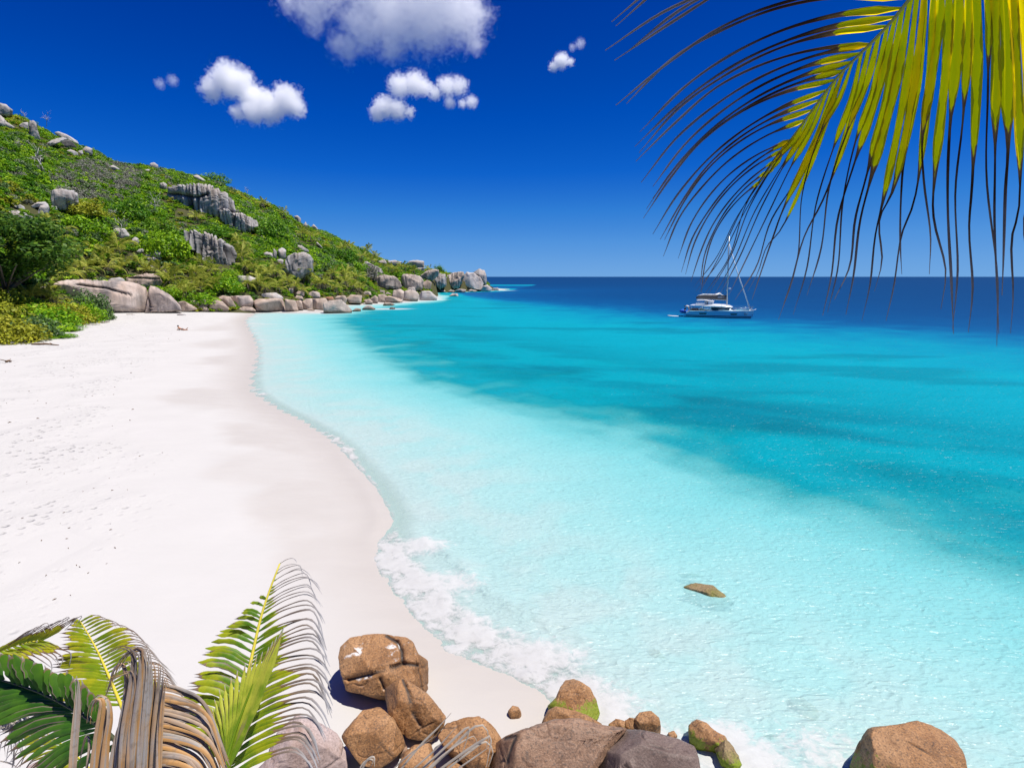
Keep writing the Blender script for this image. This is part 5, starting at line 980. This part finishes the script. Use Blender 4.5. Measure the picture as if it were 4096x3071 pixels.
# E: dead, curled central leaves
fE, bE = frond('upright bundle of dead grey brown leaflets curling over at the top', [(800,1500),(830,1250),(860,1050)], 2.85, 2.95, .012, M_RACHD)
E_ = [([(770,1440),(795,1150),(835,830),(848,660),(805,602),(730,608),(680,660)],46),([(850,1440),(872,1120),(902,800),(908,640),(872,600),(800,640),(725,760),(690,880)],46),([(900,1440),(916,1120),(938,800),(940,660),(915,606),(868,598),(820,612)],42),([(735,1440),(760,1150),(792,950),(806,780),(772,702),(722,738),(690,850),(650,960)],42),([(930,1440),(942,1150),(962,950),(976,790),(964,705),(940,700)],40),([(585,1440),(610,1200),(642,1010),(640,935),(606,925),(572,980),(556,1080)],46),([(650,1440),(672,1200),(694,1050),(684,948),(640,908),(600,938),(590,1000)],46),([(455,1440),(474,1200),(492,1000),(492,850),(482,796),(468,832)],40),([(700,1440),(742,1200),(812,1000),(842,830),(836,720),(798,690),(758,720)],44),([(965,1440),(984,1120),(1004,900),(1016,740),(1004,698),(985,712)],46),([(820,1440),(838,1150),(868,900),(880,740),(868,650),(830,628),(788,660)],44),([(880,1440),(900,1150),(924,880),(926,720),(900,640),(860,640)],44),([(1000,1440),(1010,1150),(1026,930),(1044,800),(1062,850)],34),([(620,1440),(640,1230),(662,1060),(660,980),(630,950)],44),([(540,1440),(560,1240),(548,1160),(520,1260),(500,1376)],16),([(770,1440),(790,1200),(828,980),(858,860),(840,760),(770,770),(700,800),(670,880)],30)]
r3 = np.random.default_rng(14)
for i, (c_, w) in enumerate(E_):
    for q_ in range(3 if w > 25 else 1):
        off = (q_ - 1)*w*.36 if w > 25 else 0; m_ = len(c_); sh = [(a_ + off*(1 - .5*k_/(m_ - 1)) + r3.normal(0, 2.5), b_ + r3.normal(0, 2.5) + (abs(q_ - 1)*9 + r3.uniform(0, 16))*(k_ > 1)) for k_, (a_, b_) in enumerate(c_)]
        pth = px_path(c7(sh), 2.82 + .02*(i % 5) + .012*q_, 2.9 + .02*(i % 5) + r3.normal(0, .02), 26); leaflet(pth, w*r3.uniform(.22, .36) if w > 25 else w*.6, 2.9, M_DRY, fE, base, 800 + i*3 + q_, taper0=.9, tip=.14, fold=.95, lv=r3.uniform(0, 1), name='dead_leaflet', twist=r3.normal(0, .5))
# F: dead frond with drooping leaflets
fF, bF = frond('dead frond with tan leaflets drooping to the right', [(860,1500),(885,1300),(905,1180),(945,1040),(990,925),(1045,850)], 2.95, 3.15, .013, M_DRY if False else M_RACHD)
def _fr(b, t, r2):
    k1 = b + np.array([np.interp(t, [0, 1], [190, 110]), np.interp(t, [0, 1], [-55, 30])]); k2 = b + np.array([np.interp(t, [0, .6, 1], [330, 400, 260]), np.interp(t, [0, 1], [20, 130])]) + N2(r2, 12); e = b + np.array([np.interp(t, [0, .6, 1], [400, 530, 400]), np.interp(t, [0, 1], [230, 460])]) + N2(r2, 14); return [b, k1, k2, e]
side(fF, bF, .03, 1.0, 34, _fr, lambda t: np.interp(t, [0, 1], [17, 11]), M_DRY, 2.95, 3.15, None, 10, steps=18, taper0=.9, fold=.6, name='dead_leaflet', tip=.3)
# --- dry wisps under the young palm and dry strands among the boulders
def wisps(label, specs, seed, D, mat, base_px):
    P0 = hit(*base_px)[0]; root = empty('dry_palm_frond', P0); tag(root, label, 'dry frond'); r2 = np.random.default_rng(seed)
    for i, (pts, w) in enumerate(specs): leaflet(px_path(pts, D + r2.normal(0, .05), D + r2.normal(0, .08), 14), w, D, mat, root, P0, seed + i, taper0=.8, tip=.25, fold=.5, name='leaflet')
wisps('dry straw coloured palm strands bent over among the brown boulders', [(c8(p), w) for p, w in [([(430,850),(560,690),(650,600),(722,520)],8),([(470,860),(640,710),(755,585)],6),([(520,860),(700,690),(815,595),(770,760)],9),([(560,860),(740,690),(830,600),(890,585),(918,640),(905,700)],10),([(600,860),(780,730),(880,665),(930,650),(905,800)],10),([(640,860),(820,720),(900,670),(940,720),(915,800)],8),([(560,850),(690,730),(840,640),(850,700)],6),([(380,850),(500,740),(640,640)],5),([(700,850),(830,760),(930,690)],6),([(250,830),(285,765),(320,750),(322,800)],8),([(235,830),(270,775),(315,765),(300,810)],6)]], 31, 7.4, M_STRAW, c8([(560, 850)])[0])
r2 = np.random.default_rng(5)
wisps('tangle of thin grey dry strands at the lower left edge', [(c7([(r2.uniform(-60, 60), r2.uniform(1000, 1160)), (r2.uniform(20, 120), r2.uniform(1010, 1150)), (r2.uniform(60, 200), r2.uniform(1060, 1200)), (r2.uniform(20, 180), r2.uniform(1150, 1300))]), r2.uniform(3, 8)) for _ in range(30)] + [(c7([(90,1240),(85,1330),(70,1400)]), 6), (c7([(0,1330),(60,1345),(120,1376)]), 5)], 60, 5.4, M_STRAW, (60, 3040))
# ------------------------------------------------------------------ catamaran at anchor
M_GEL = plain('white_gelcoat', (0.72, 0.74, 0.75), 0.25, 0.5, var=0.02); M_HULL = plain('gelcoat_water_bounce', (0.24, 0.58, 0.66), 0.4, 0.5, var=0.02); M_NAVY = plain('navy_stripe', (0.01, 0.016, 0.05), 0.4); M_BLK = plain('tinted_glass', (0.012, 0.014, 0.022), 0.1, 0.6)  # hull colour has the turquoise light bounced off the water mixed in
M_MAST = plain('anodised_mast', (0.42, 0.46, 0.46), 0.35, 0.5, 0.3); M_TAUPE = plain('sail_cover_cloth', (0.13, 0.115, 0.105), 0.85, 0.1); M_SAIL = plain('sailcloth', (0.72, 0.72, 0.70), 0.8, 0.1)
M_STEEL = plain('stainless_rail', (0.55, 0.56, 0.58), 0.25, 0.5, 0.8); M_BLUE = plain('blue_cover', (0.015, 0.09, 0.42), 0.7, 0.2); M_TEAK = plain('tan_cushion', (0.34, 0.23, 0.13), 0.8); M_MAROON = plain('maroon_cushion', (0.14, 0.02, 0.025), 0.8); M_TEAL = plain('dark_teal_cloth', (0.012, 0.045, 0.055), 0.8); M_WIRE = plain('rigging_wire', (0.05, 0.055, 0.06), 0.4, 0.5)
M_WHITE = plain('white_print', (0.7, 0.7, 0.7), 0.7); M_RUB = plain('black_rubber', (0.02, 0.02, 0.022), 0.6)
YAW = math.radians(-25); nc = at_z(2868, 1271, 0.0); port = np.array([-math.sin(YAW), math.cos(YAW), 0]); org = nc + port*3.0
boat = empty('catamaran', (org[0], org[1], 0.0), YAW); boat.scale = (.94, .94, .94); tag(boat, 'white sailing catamaran with furled sails anchored on the blue drop-off', 'boat')
def hull(side_y):
    xs_ = np.array([-6.9, -6.55, -5.6, -4, -1.5, 1.5, 4, 5.6, 6.5, 6.85]); hb = np.array([.55, .62, .74, .82, .86, .84, .66, .38, .14, .03]); dk = np.array([.30, .62, 1.28, 1.36, 1.40, 1.46, 1.52, 1.57, 1.60, 1.62]); kl = np.array([-.05, -.15, -.35, -.5, -.6, -.6, -.55, -.4, -.2, .05])
    V = []; m = 9
    for x, h, d, k_ in zip(xs_, hb, dk, kl):
        prof = [(-h, d), (-h*1.02, d*.6), (-h*.98, .25), (-h*.8, -.1), (0, k_), (h*.8, -.1), (h*.98, .25), (h*1.02, d*.6), (h, d)]
        V += [(x + (.12 if x > 6 else 0)*(z/d - 1), side_y + y, z) for y, z in prof]
    F_ = [(i*m + j, i*m + j + 1, (i+1)*m + j + 1, (i+1)*m + j) for i in range(len(xs_) - 1) for j in range(m - 1)] + [(i*m + m - 1, i*m, (i+1)*m, (i+1)*m + m - 1) for i in range(len(xs_) - 1)]
    F_ += [tuple(range(m)), tuple(range((len(xs_) - 1)*m + m - 1, (len(xs_) - 1)*m - 1, -1))]
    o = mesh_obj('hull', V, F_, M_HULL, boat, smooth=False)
    # stripes stand a few millimetres proud of the topsides
    for (z0, z1, x0, x1) in ((.30, .48, -6.3, 6.62), (-.12, .18, -6.7, 6.6)):
        V2 = []; xx = np.linspace(x0, x1, 26)
        for s in (-1, 1):
            for x in xx:
                for z in (z0, z1):
                    h = np.interp(x, xs_, hb); d = np.interp(x, xs_, dk); w = np.interp(z, [-.1, .25, d*.6, d], [h*.8, h*.98, h*1.02, h]) + .012; V2.append((x, side_y + s*w, z))
        n = 26; F2 = [(q*2*n + 2*i, q*2*n + 2*i + 2, q*2*n + 2*i + 3, q*2*n + 2*i + 1) for q in (0, 1) for i in range(n - 1)]
        mesh_obj('stripe', V2, F2, M_NAVY, o, smooth=False)
    for (xa, xb) in ((-3.7, -2.0), (2.55, 4.0)):
        for s in (-1, 1):
            pts = [(xa, .98), (xb, 1.0), (xb - .18, .72), (xa + .22, .70)]; V2 = [(x, side_y + s*(np.interp(x, xs_, hb)*1.02 + .02), z) for x, z in pts]; mesh_obj('window', V2, [(0, 1, 2, 3)], M_BLK, o, smooth=False)
    return o
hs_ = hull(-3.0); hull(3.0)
# crown shaped emblem on the near bow
j = Join(); ey = lambda x: -3.0 - (np.interp(x, [4, 5.6, 6.5], [.66, .38, .14])*1.02 + .03)
for pts in ([(5.35,.62),(5.42,.86),(5.30,1.18)], [(5.42,.86),(5.58,.90),(5.57,1.2)], [(5.58,.90),(5.72,.86),(5.92,1.17)], [(5.72,.86),(5.66,.60)], [(5.42,.86),(5.58,.92),(5.72,.86)]): j.tube([(x, ey(x), z) for x, z in pts], .035, 5)
j.obj('emblem', M_NAVY, hs_)
Join().box((0.2, 0, 0.98), (9.6, 4.6, .5)).obj('bridge_deck', M_GEL, boat, smooth=False)
Join().box((-4.4, 0, 1.30), (2.8, 5.2, .12)).obj('cockpit_floor', M_TEAK, boat, smooth=False)
Join().tube([(6.2, -3, 1.62), (6.25, 0, 1.66), (6.2, 3, 1.62)], .11, 8).obj('crossbeam', M_MAST, boat)
Join().tube([(6.3, -2.95, 1.62), (6.9, -2.95, 1.68), (7.5, -2.95, 1.98)], [.07, .07, .05], 6).obj('anchor_roller', M_GEL, boat)
for s in (-1, 1): Join().tube([(-6.2, 3*s, 1.33), (-2, 3.3*s if False else 3*s + .8*s, 1.42), (3, 3*s + .7*s, 1.50), (6.6, 3*s, 1.62)], .035, 5).obj('toe_rail', M_GEL, boat)
# coachroof
def loft(secs, mat, name, parent=boat, smooth=True):
    m = len(secs[0]); V = [p for s in secs for p in s]; F_ = [(i*m + j, i*m + (j+1) % m, (i+1)*m + (j+1) % m, (i+1)*m + j) for i in range(len(secs) - 1) for j in range(m)] + [tuple(range(m - 1, -1, -1)), tuple(range((len(secs) - 1)*m, len(secs)*m))]
    return mesh_obj(name, V, F_, mat, parent, smooth=smooth)
sec = lambda x, hw, zb, zt: [(x, -hw, zb), (x, -hw*.98, zb + (zt - zb)*.55), (x, -hw*.72, zt), (x, hw*.72, zt), (x, hw*.98, zb + (zt - zb)*.55), (x, hw, zb)]
cab = loft([sec(-1.6, 2.5, 1.2, 2.22), sec(1.2, 2.5, 1.2, 2.22), sec(2.5, 2.3, 1.2, 2.1), sec(3.3, 1.9, 1.2, 1.55)], M_GEL, 'cabin')
loft([sec(-3.0, 2.55, 2.20, 2.52), sec(-.8, 2.65, 2.20, 2.72), sec(.8, 2.6, 2.20, 2.66), sec(2.0, 2.4, 2.18, 2.46), sec(2.7, 1.9, 2.12, 2.2)], M_GEL, 'coachroof')
for s in (-1, 1):
    mesh_obj('window', [(-1.4, s*2.53, 1.62), (2.2, s*2.46, 1.62), (2.5, s*2.30, 2.12), (-1.4, s*2.50, 2.14)], [(0, 1, 2, 3)], M_BLK, cab, smooth=False)
mesh_obj('window', [(3.26, -1.7, 1.62), (3.26, 1.7, 1.62), (2.62, 2.1, 2.1), (2.62, -2.1, 2.1)], [(0, 1, 2, 3)], M_BLK, cab, smooth=False)
# cockpit hardtop, posts, seats
Join().box((-4.3, 0, 2.42), (3.0, 4.9, .12)).obj('hardtop', M_GEL, boat, smooth=False)
for x, y in ((-5.5, -2.3), (-5.5, 2.3), (-3.2, -2.4), (-3.2, 2.4)): Join().tube([(x, y, 1.3), (x, y, 2.4)], .05, 6).obj('post', M_GEL, boat)
Join().box((-4.9, -1.6, 1.62), (1.6, 1.2, .5)).obj('cockpit_seat', M_MAROON, boat, smooth=False); Join().box((-3.4, -1.9, 1.65), (.7, .9, .55)).obj('cockpit_seat', M_TEAK, boat, smooth=False)
# flybridge
Join().box((-3.7, 0, 2.72), (1.9, 3.2, .46)).obj('flybridge_seat', M_GEL, boat, smooth=False); Join().box((-1.6, -.6, 3.0), (.9, 1.6, .62)).obj('helm_console', M_GEL, boat, smooth=False); Join().box((-2.7, 0, 2.95), (.6, 2.2, .7)).obj('helm_seat', M_SAIL, boat, smooth=False)
loft([[(-4.6, -1.5, 3.42), (-4.6, 1.5, 3.42), (-4.6, 1.5, 3.49), (-4.6, -1.5, 3.49)], [(-3.0, -1.6, 3.46), (-3.0, 1.6, 3.46), (-3.0, 1.6, 3.55), (-3.0, -1.6, 3.55)], [(-1.2, -1.5, 3.24), (-1.2, 1.5, 3.24), (-1.2, 1.5, 3.32), (-1.2, -1.5, 3.32)]], M_SAIL, 'bimini', smooth=False)
for x, y in ((-4.4, -1.4), (-4.4, 1.4), (-1.5, -1.4), (-1.5, 1.4)): Join().tube([(x, y, 2.5), (x, y, 3.4)], .03, 5).obj('bimini_leg', M_STEEL, boat)
# mast and rigging
mx = 1.55; Join().tube([(mx, 0, 2.4), (mx - .25, 0, 10), (mx - .5, 0, 17.2)], [.14, .13, .10], 10).obj('mast', M_MAST, boat)
Join().tube([(mx - .2, 0, 3.62), (-4.9, 0, 3.85)], .11, 8).obj('boom', M_MAST, boat)
cov = loft([[(x, -w, z0), (x, -w*.9, z1 - .1), (x, 0, z1), (x, w*.9, z1 - .1), (x, w, z0)] for x, w, z0, z1 in ((mx - .25, .2, 3.72, 4.62), (-.6, .24, 3.76, 4.66), (-2.6, .22, 3.83, 4.68), (-4.3, .16, 3.88, 4.5), (-4.9, .06, 3.9, 4.2))], M_TAUPE, 'sail_cover')
sl_ = loft([[(x, -.1, z), (x, 0, z + h), (x, .1, z)] for x, z, h in ((mx - .3, 4.58, .12), (.4, 4.62, .14), (-.1, 4.62, .55), (-.9, 4.62, .22), (-2.4, 4.64, .18), (-3.4, 4.62, .24), (-4.6, 4.4, .12))], M_SAIL, 'furled_mainsail')
# unreadable two-line print on the sail cover: short white strokes
j = Join(); r_ = np.random.default_rng(9)
for row, (z, h, x0, n_) in enumerate(((4.34, .07, -.35, 5), (4.14, .15, -.30, 8))):
    for k_ in range(n_): j.box((x0 + k_*.15, -.236, z + .004*k_), (.10, .012, h*r_.uniform(.8, 1.1)))
j.obj('lettering', M_WHITE, cov, smooth=False)
Join().tube([(6.2, 0, 1.8), (3.1, 0, 9.6), (mx - .4, 0, 15.4)], [.12, .10, .04], 8).obj('furled_jib', M_SAIL, boat)
for y in (-3.4, 3.4): Join().tube([(mx - .8, y, 1.5), (mx - .45, y*.12, 15.4)], .018, 4).obj('shroud', M_WIRE, boat)
for z, w in ((5.6, .9), (8.9, .9), (12.0, .7)): Join().tube([(mx - .3, -w, z), (mx - .15, 0, z + .03), (mx - .3, w, z)], .04, 5).obj('spreader', M_MAST, boat)
j = Join(); V, F_ = ico(2); j.add(V*[.3, .3, .16] + [mx + .35, 0, 6.05], F_); j.obj('radar_dome', M_GEL, boat)
for y in (-1.4, 1.4): Join().tube([(-5.2, y, 2.5), (-4.6, 0, 3.9), (mx - .5, 0, 17.0)], .012, 3).obj('topping_lift', M_WIRE, boat)
# guard rails
for s in (-1, 1):
    for z in (.35, .62): Join().tube([(-5.8, 3.7*s, 1.35 + z), (0, 3.75*s, 1.45 + z), (4, 3.6*s, 1.5 + z), (6.5, 3.1*s, 1.6 + z)], .018, 4).obj('guard_wire', M_STEEL, boat)
    for x, y in ((-5.8, 3.7), (-3.4, 3.74), (-1, 3.75), (1.4, 3.7), (3.6, 3.62), (5.2, 3.4), (6.5, 3.1)): Join().tube([(x, y*s, 1.3), (x, y*s, 2.1)], .025, 5).obj('stanchion', M_STEEL, boat)
Join().tube([(6.2, 0, 1.6), (6.3, 0, 2.3)], .05, 6).obj('furler_drum', M_RUB, boat)
Join().box((-6.1, -3.0, .9), (.5, .9, .5)).obj('transom_step', M_GEL, boat, smooth=False)
def on_boat(p): p = (p[0]*.94, p[1]*.94, p[2]*.94); c_, s_ = math.cos(YAW), math.sin(YAW); return (org[0] + p[0]*c_ - p[1]*s_, org[1] + p[0]*s_ + p[1]*c_, p[2])
tw = empty('hanging_towel', on_boat((-.4, -3.82, 1.5)), YAW); tag(tw, 'dark teal towel hanging over the guard rail of the catamaran', 'towel')
V = [(x, .03*math.sin(x*6), z) for x in np.linspace(-.62, .62, 7) for z in (.02 + .1*abs(x), .3, .62)]; mesh_obj('cloth', V, [(i*3 + j, (i+1)*3 + j, (i+1)*3 + j + 1, i*3 + j + 1) for i in range(6) for j in range(2)], M_TEAL, tw)
# dinghy slung across the sterns
dg = empty('dinghy', on_boat((-7.0, -1.2, .75)), YAW); tag(dg, 'blue covered inflatable dinghy slung behind the catamaran', 'dinghy')
Join().tube([(-.55, 1.7, .5), (-.6, .4, .35), (-.55, -1.0, .35), (-.1, -1.75, .45), (.35, -1.0, .3), (.4, .4, .28), (.4, 1.7, .3)], [.24, .3, .31, .27, .3, .29, .22], 10).obj('tube', M_BLUE, dg)
Join().box((-.1, .2, .12), (.75, 2.8, .22)).obj('hull', M_RUB, dg, smooth=False); Join().box((-.15, 1.75, .55), (.34, .3, .6)).box((-.15, 1.8, .1), (.14, .14, .7)).obj('outboard_motor', M_RUB, dg, smooth=False)
Join().box((0.0, -.2, .5), (.4, .5, .18)).obj('seat', M_GEL, dg, smooth=False)
V, F_ = ico(3); bd = mesh_obj('paddle_board', V*[1.35, .38, .09] + np.array([0, 0, .05*0]) + np.stack([0*V[:, 0], 0*V[:, 0], .12*np.clip(-V[:, 0], 0, 1)**2], -1), F_, M_SAIL); bd.location = on_boat((-9.0, -2.6, .07)); bd.rotation_euler = (0, 0, YAW - .1); tag(bd, 'white paddle board floating behind the catamaran', 'paddle board')
# ------------------------------------------------------------------ people
M_SKIN = plain('skin', (0.42, 0.21, 0.12), 0.55, 0.3); M_HAIR = plain('dark_hair', (0.03, 0.015, 0.008), 0.6); M_SHIRT = plain('white_shirt', (0.7, 0.7, 0.7), 0.8); M_DARKCLOTH = plain('dark_swimwear', (0.012, 0.012, 0.02), 0.7)
def body(joints, edges, radii, name, mat, parent, sub=2):
    me = bpy.data.meshes.new(name); me.from_pydata([tuple(p) for p in joints], edges, []); o = bpy.data.objects.new(name, me); COL.objects.link(o)
    m = o.modifiers.new('skin', 'SKIN'); m.use_smooth_shade = True
    for i, r in enumerate(radii): me.skin_vertices[0].data[i].radius = (r, r)
    me.skin_vertices[0].data[0].use_root = True; o.modifiers.new('sub', 'SUBSURF').levels = sub; o.modifiers['sub'].render_levels = sub
    dg_ = bpy.context.evaluated_depsgraph_get(); me2 = bpy.data.meshes.new_from_object(o.evaluated_get(dg_)); bpy.data.objects.remove(o)
    me2.materials.clear(); me2.materials.append(mat); q = bpy.data.objects.new(name, me2); COL.objects.link(q); q.parent = parent; return q
# sunbather lying on the front, propped on the elbows, head to the left
P0 = hit(728, 1321)[0]; pr = empty('person', P0); pr.rotation_euler = (0, 0, math.radians(-6)); tag(pr, 'person in dark swimwear lying face down on the far sand, propped on elbows', 'person')
J = [(.10,0,.14),(-.10,0,.16),(-.30,0,.24),(-.45,0,.36),(-.52,0,.46),(-.58,0,.56), (-.42,.17,.33),(-.50,.22,.06),(-.68,.10,.04),(-.76,.06,.05), (-.42,-.17,.33),(-.50,-.22,.06),(-.68,-.10,.04),(-.76,-.06,.05), (.16,.09,.12),(.52,.12,.08),(.78,.10,.30),(.86,.10,.38),(.90,.10,.34), (.16,-.09,.12),(.56,-.12,.08),(.94,-.11,.07),(1.02,-.11,.05)]
E = [(0,1),(1,2),(2,3),(3,4),(4,5),(3,6),(6,7),(7,8),(8,9),(3,10),(10,11),(11,12),(12,13),(0,14),(14,15),(15,16),(16,17),(17,18),(0,19),(19,20),(20,21),(21,22)]
Rr = [.15,.12,.13,.12,.06,.10,.06,.045,.035,.04,.06,.045,.035,.04,.10,.065,.05,.035,.03,.10,.065,.05,.03]
body(J, E, Rr, 'body', M_SKIN, pr)
V, F_ = ico(3); mesh_obj('hair', V*[.12, .105, .12] + np.array([-.54, 0, .60]), F_, M_HAIR, pr); Vn = V*[.15, .172, .135] + np.array([.10, 0, .15]); mesh_obj('swimwear', Vn, F_, M_DARKCLOTH, pr)
j = Join(); j.tube([(-.33,-.125,.17),(-.36,-.12,.36),(-.36,.12,.36),(-.33,.125,.17),(-.30,.05,.09),(-.30,-.05,.09),(-.33,-.125,.17)], .025, 6); j.obj('swimwear', M_DARKCLOTH, pr)
# person bending over at the stern of the boat
pb = empty('person', on_boat((-5.95, -2.75, 1.18))); pb.rotation_euler = (0, 0, YAW); tag(pb, 'person in white shirt bending over at the stern of the catamaran', 'person')
J = [(0,0,.86),(-.22,0,1.02),(-.46,0,1.04),(-.60,0,1.02),(-.74,0,.98), (-.48,.2,1.0),(-.56,.22,.75),(-.66,.2,.55), (-.48,-.2,1.0),(-.56,-.22,.75),(-.66,-.2,.55), (.02,.1,.82),(.04,.12,.45),(.06,.12,.08),(-.08,.12,.04), (.02,-.1,.82),(.10,-.12,.45),(.14,-.12,.08),(0,-.12,.04)]
E = [(0,1),(1,2),(2,3),(3,4),(2,5),(5,6),(6,7),(2,8),(8,9),(9,10),(0,11),(11,12),(12,13),(13,14),(0,15),(15,16),(16,17),(17,18)]
body(J, E, [.15,.15,.16,.06,.10,.06,.05,.04,.06,.05,.04,.10,.07,.05,.04,.10,.07,.05,.04], 'body', M_SKIN, pb)
mesh_obj('shirt', V*[.34, .22, .19] + np.array([-.25, 0, 1.02]) - np.stack([0*V[:, 0], 0*V[:, 0], .05*V[:, 0]], -1), F_, M_SHIRT, pb); mesh_obj('hair', V*[.115, .105, .11] + np.array([-.78, 0, 1.03]), F_, M_HAIR, pb); mesh_obj('trousers', V*[.17, .2, .26] + np.array([.04, 0, .72]), F_, M_DARKCLOTH, pb)
# ------------------------------------------------------------------ driftwood and litter on the sand
M_DRIFT = plain('driftwood', (0.17, 0.10, 0.055), 0.85, 0.1, var=.2)
def driftwood(label, a, b, r, seed):
    A, B = hit(*a)[0], hit(*b)[0]; r2 = np.random.default_rng(seed); root = empty('driftwood', A); tag(root, label, 'driftwood', 'driftwood on the beach'); m = (A + B)/2 + [0, 0, r]
    Join().tube([np.array([0, 0, r*.6]), m - A + [r2.normal(0, .1), 0, r*.5], B - A + [0, 0, r*.4]], [r, r*.9, r*.4], 7).obj('branch', M_DRIFT, root)
    for k_ in range(3):
        s = (B - A)*r2.uniform(.2, .8) + [0, 0, r]; Join().tube([s, s + r2.normal(0, .4, 3)*[1, 1, .4] + [0, 0, .12]], [r*.5, r*.15], 5).obj('twig', M_DRIFT, root)
driftwood('brown fallen branch lying on the sand below the beach shrubs', (128, 1379), (236, 1382), .10, 1)
driftwood('short dark log near the left edge of the sand', (22, 1450), (46, 1448), .09, 2)
driftwood('dark twig litter left of the whaleback boulder', (405, 1292), (440, 1287), .06, 3)
driftwood('small stick in front of the whaleback boulder', (505, 1258), (540, 1259), .05, 4)
r2 = np.random.default_rng(8); pts = []; tries = [(r2.uniform(0, 1000), r2.uniform(1400, 2500)) for _ in range(110)] + [(r2.uniform(500, 900), r2.uniform(1290, 1500)) for _ in range(24)]
j = Join()
for a, b in tries:
    g = hit(a, b)[0]
    if shore_sd(np.array([g[0]]), np.array([g[1]]))[0] > -7: continue
    s = r2.uniform(.008, .022)*(1.8 if b < 1700 else 1); an = r2.uniform(0, 3.14); j.tube([g + [-math.cos(an)*s*2, -math.sin(an)*s*2, .01], g + [0, 0, s*.9], g + [math.cos(an)*s*2, math.sin(an)*s*2, .01]], [s*.3, s*.6, s*.2], 4)
lit = j.obj('beach_litter', M_DRIFT); tag(lit, 'scattered dry leaves and bits of coral on the sand', 'litter', kind='stuff')
# ------------------------------------------------------------------ clouds
def cloud(label, blobs, Dm, dens=0.05, seed=0.0, nsc=1.0, soft=3.0, cut=0.0):
    """a small fair-weather cumulus: an uneven volume of droplets round several lobes"""
    B = [(at_d(a, b, Dm + dz*r/F_PX*Dm), r/F_PX*Dm) for (a, b, r, dz) in blobs]; lo = np.min([c - 1.45*r for c, r in B], 0); hi = np.max([c + 1.45*r for c, r in B], 0); ce = (lo + hi)/2
    t = NT('cloud_droplets'); o = t.coord(); R0 = float(np.mean([r for _, r in B])); f = None
    wob = t.noise(t.mapping(o, (1, 1, 1), loc=(seed, 0, 0)), 0.9/R0*nsc, 2, .5, 0, 1)
    vm = t.new('VectorMath'); vm.operation = 'MULTIPLY_ADD'; t.link(wob, vm.inputs[0]); vm.inputs[1].default_value = (R0*.9,)*3; t.link(o, vm.inputs[2])
    for c, r in B:
        d = t.new('VectorMath'); d.operation = 'DISTANCE'; t.link(vm.outputs[0], d.inputs[0]); d.inputs[1].default_value = tuple(c - ce + R0*.45); v = t.math('SUBTRACT', 1.0, t.math('DIVIDE', d.outputs['Value'], r)); f = v if f is None else t.math('SMOOTH_MAX', f, v, .15)
    n = t.noise(t.mapping(o, (1, 1, 1.1), loc=(0, seed, 0)), 2.4/R0*nsc, 5, .66)
    q = t.math('ADD', f, t.math('MULTIPLY', t.math('SUBTRACT', n, .5), 2.2)); q = t.math('MULTIPLY', t.math('SUBTRACT', q, cut), soft, clamp=True)
    pv = t.new('VolumePrincipled'); pv.inputs['Color'].default_value = (1, .997, .985, 1); pv.inputs['Anisotropy'].default_value = 0.3; t.link(t.math('MULTIPLY', q, dens), pv.inputs['Density']); t.link(pv.outputs[0], t.out.inputs['Volume'])
    bm = bmesh.new(); bmesh.ops.create_cube(bm, size=1.0)
    V = np.array([v.co[:] for v in bm.verts])*(hi - lo) + ce; F_ = [[v.index for v in f_.verts] for f_ in bm.faces]; bm.free()
    ob = mesh_obj('cloud', V, F_, t.m, smooth=False, loc=ce); tag(ob, label, 'cloud', 'small white clouds'); return ob
cloud('largest white cloud cut off by the top of the picture', [(1450,110,110,0),(1560,70,150,.2),(1700,50,170,0),(1840,60,130,-.1),(1905,60,70,0),(1890,165,50,0),(1380,190,70,0),(1560,205,60,0),(1250,25,95,.2),(1150,10,60,0),(1260,110,45,0),(1750,-90,190,0),(1500,-90,180,0),(1300,-70,120,0)], 1500, .024, 3.0, 1.9, 1.6, .05)
cloud('puffy two part cloud above the hillside', [(850,360,50,0),(910,320,70,0),(960,330,60,0),(1010,390,60,.2),(1080,430,65,0),(1150,400,60,0),(1185,430,40,0),(950,455,36,0),(1010,450,50,0)], 1500, .11, 11.0, 1.3, 1.7, .0)
cloud('ragged pair of cloudlets below the largest cloud', [(1600,345,50,0),(1660,335,50,0),(1700,350,36,0),(1790,345,42,0),(1835,345,40,0),(1740,375,30,0)], 1000, .16, 21.0, 1.5, 1.6, 0)
cloud('thin wispy cloudlet under the ragged pair', [(1800,412,26,0),(1850,415,20,0),(1885,408,28,0)], 1000, .16, 31.0, 1.5, 1.4, 0)
cloud('compact white cloud in the centre of the sky', [(1510,455,34,0),(1540,430,46,0),(1590,440,42,0),(1640,450,26,0)], 1000, .22, 41.0, 1.3, 1.8, 0)
cloud('tiny wedge shaped cloud near the palm frond', [(2215,270,22,0),(2245,245,32,0),(2280,250,18,0)], 1500, .2, 51.0, 1.5, 1.6, 0)
cloud('faint wisp above the tiny wedge shaped cloud', [(2290,190,18,0),(2320,175,24,0)], 1500, .05, 61.0, 1.5, 1.3, .05)
cloud('faint small wisp at the left of the sky', [(640,335,24,0),(690,322,26,0)], 1500, .04, 71.0, 1.5, 1.3, .05)
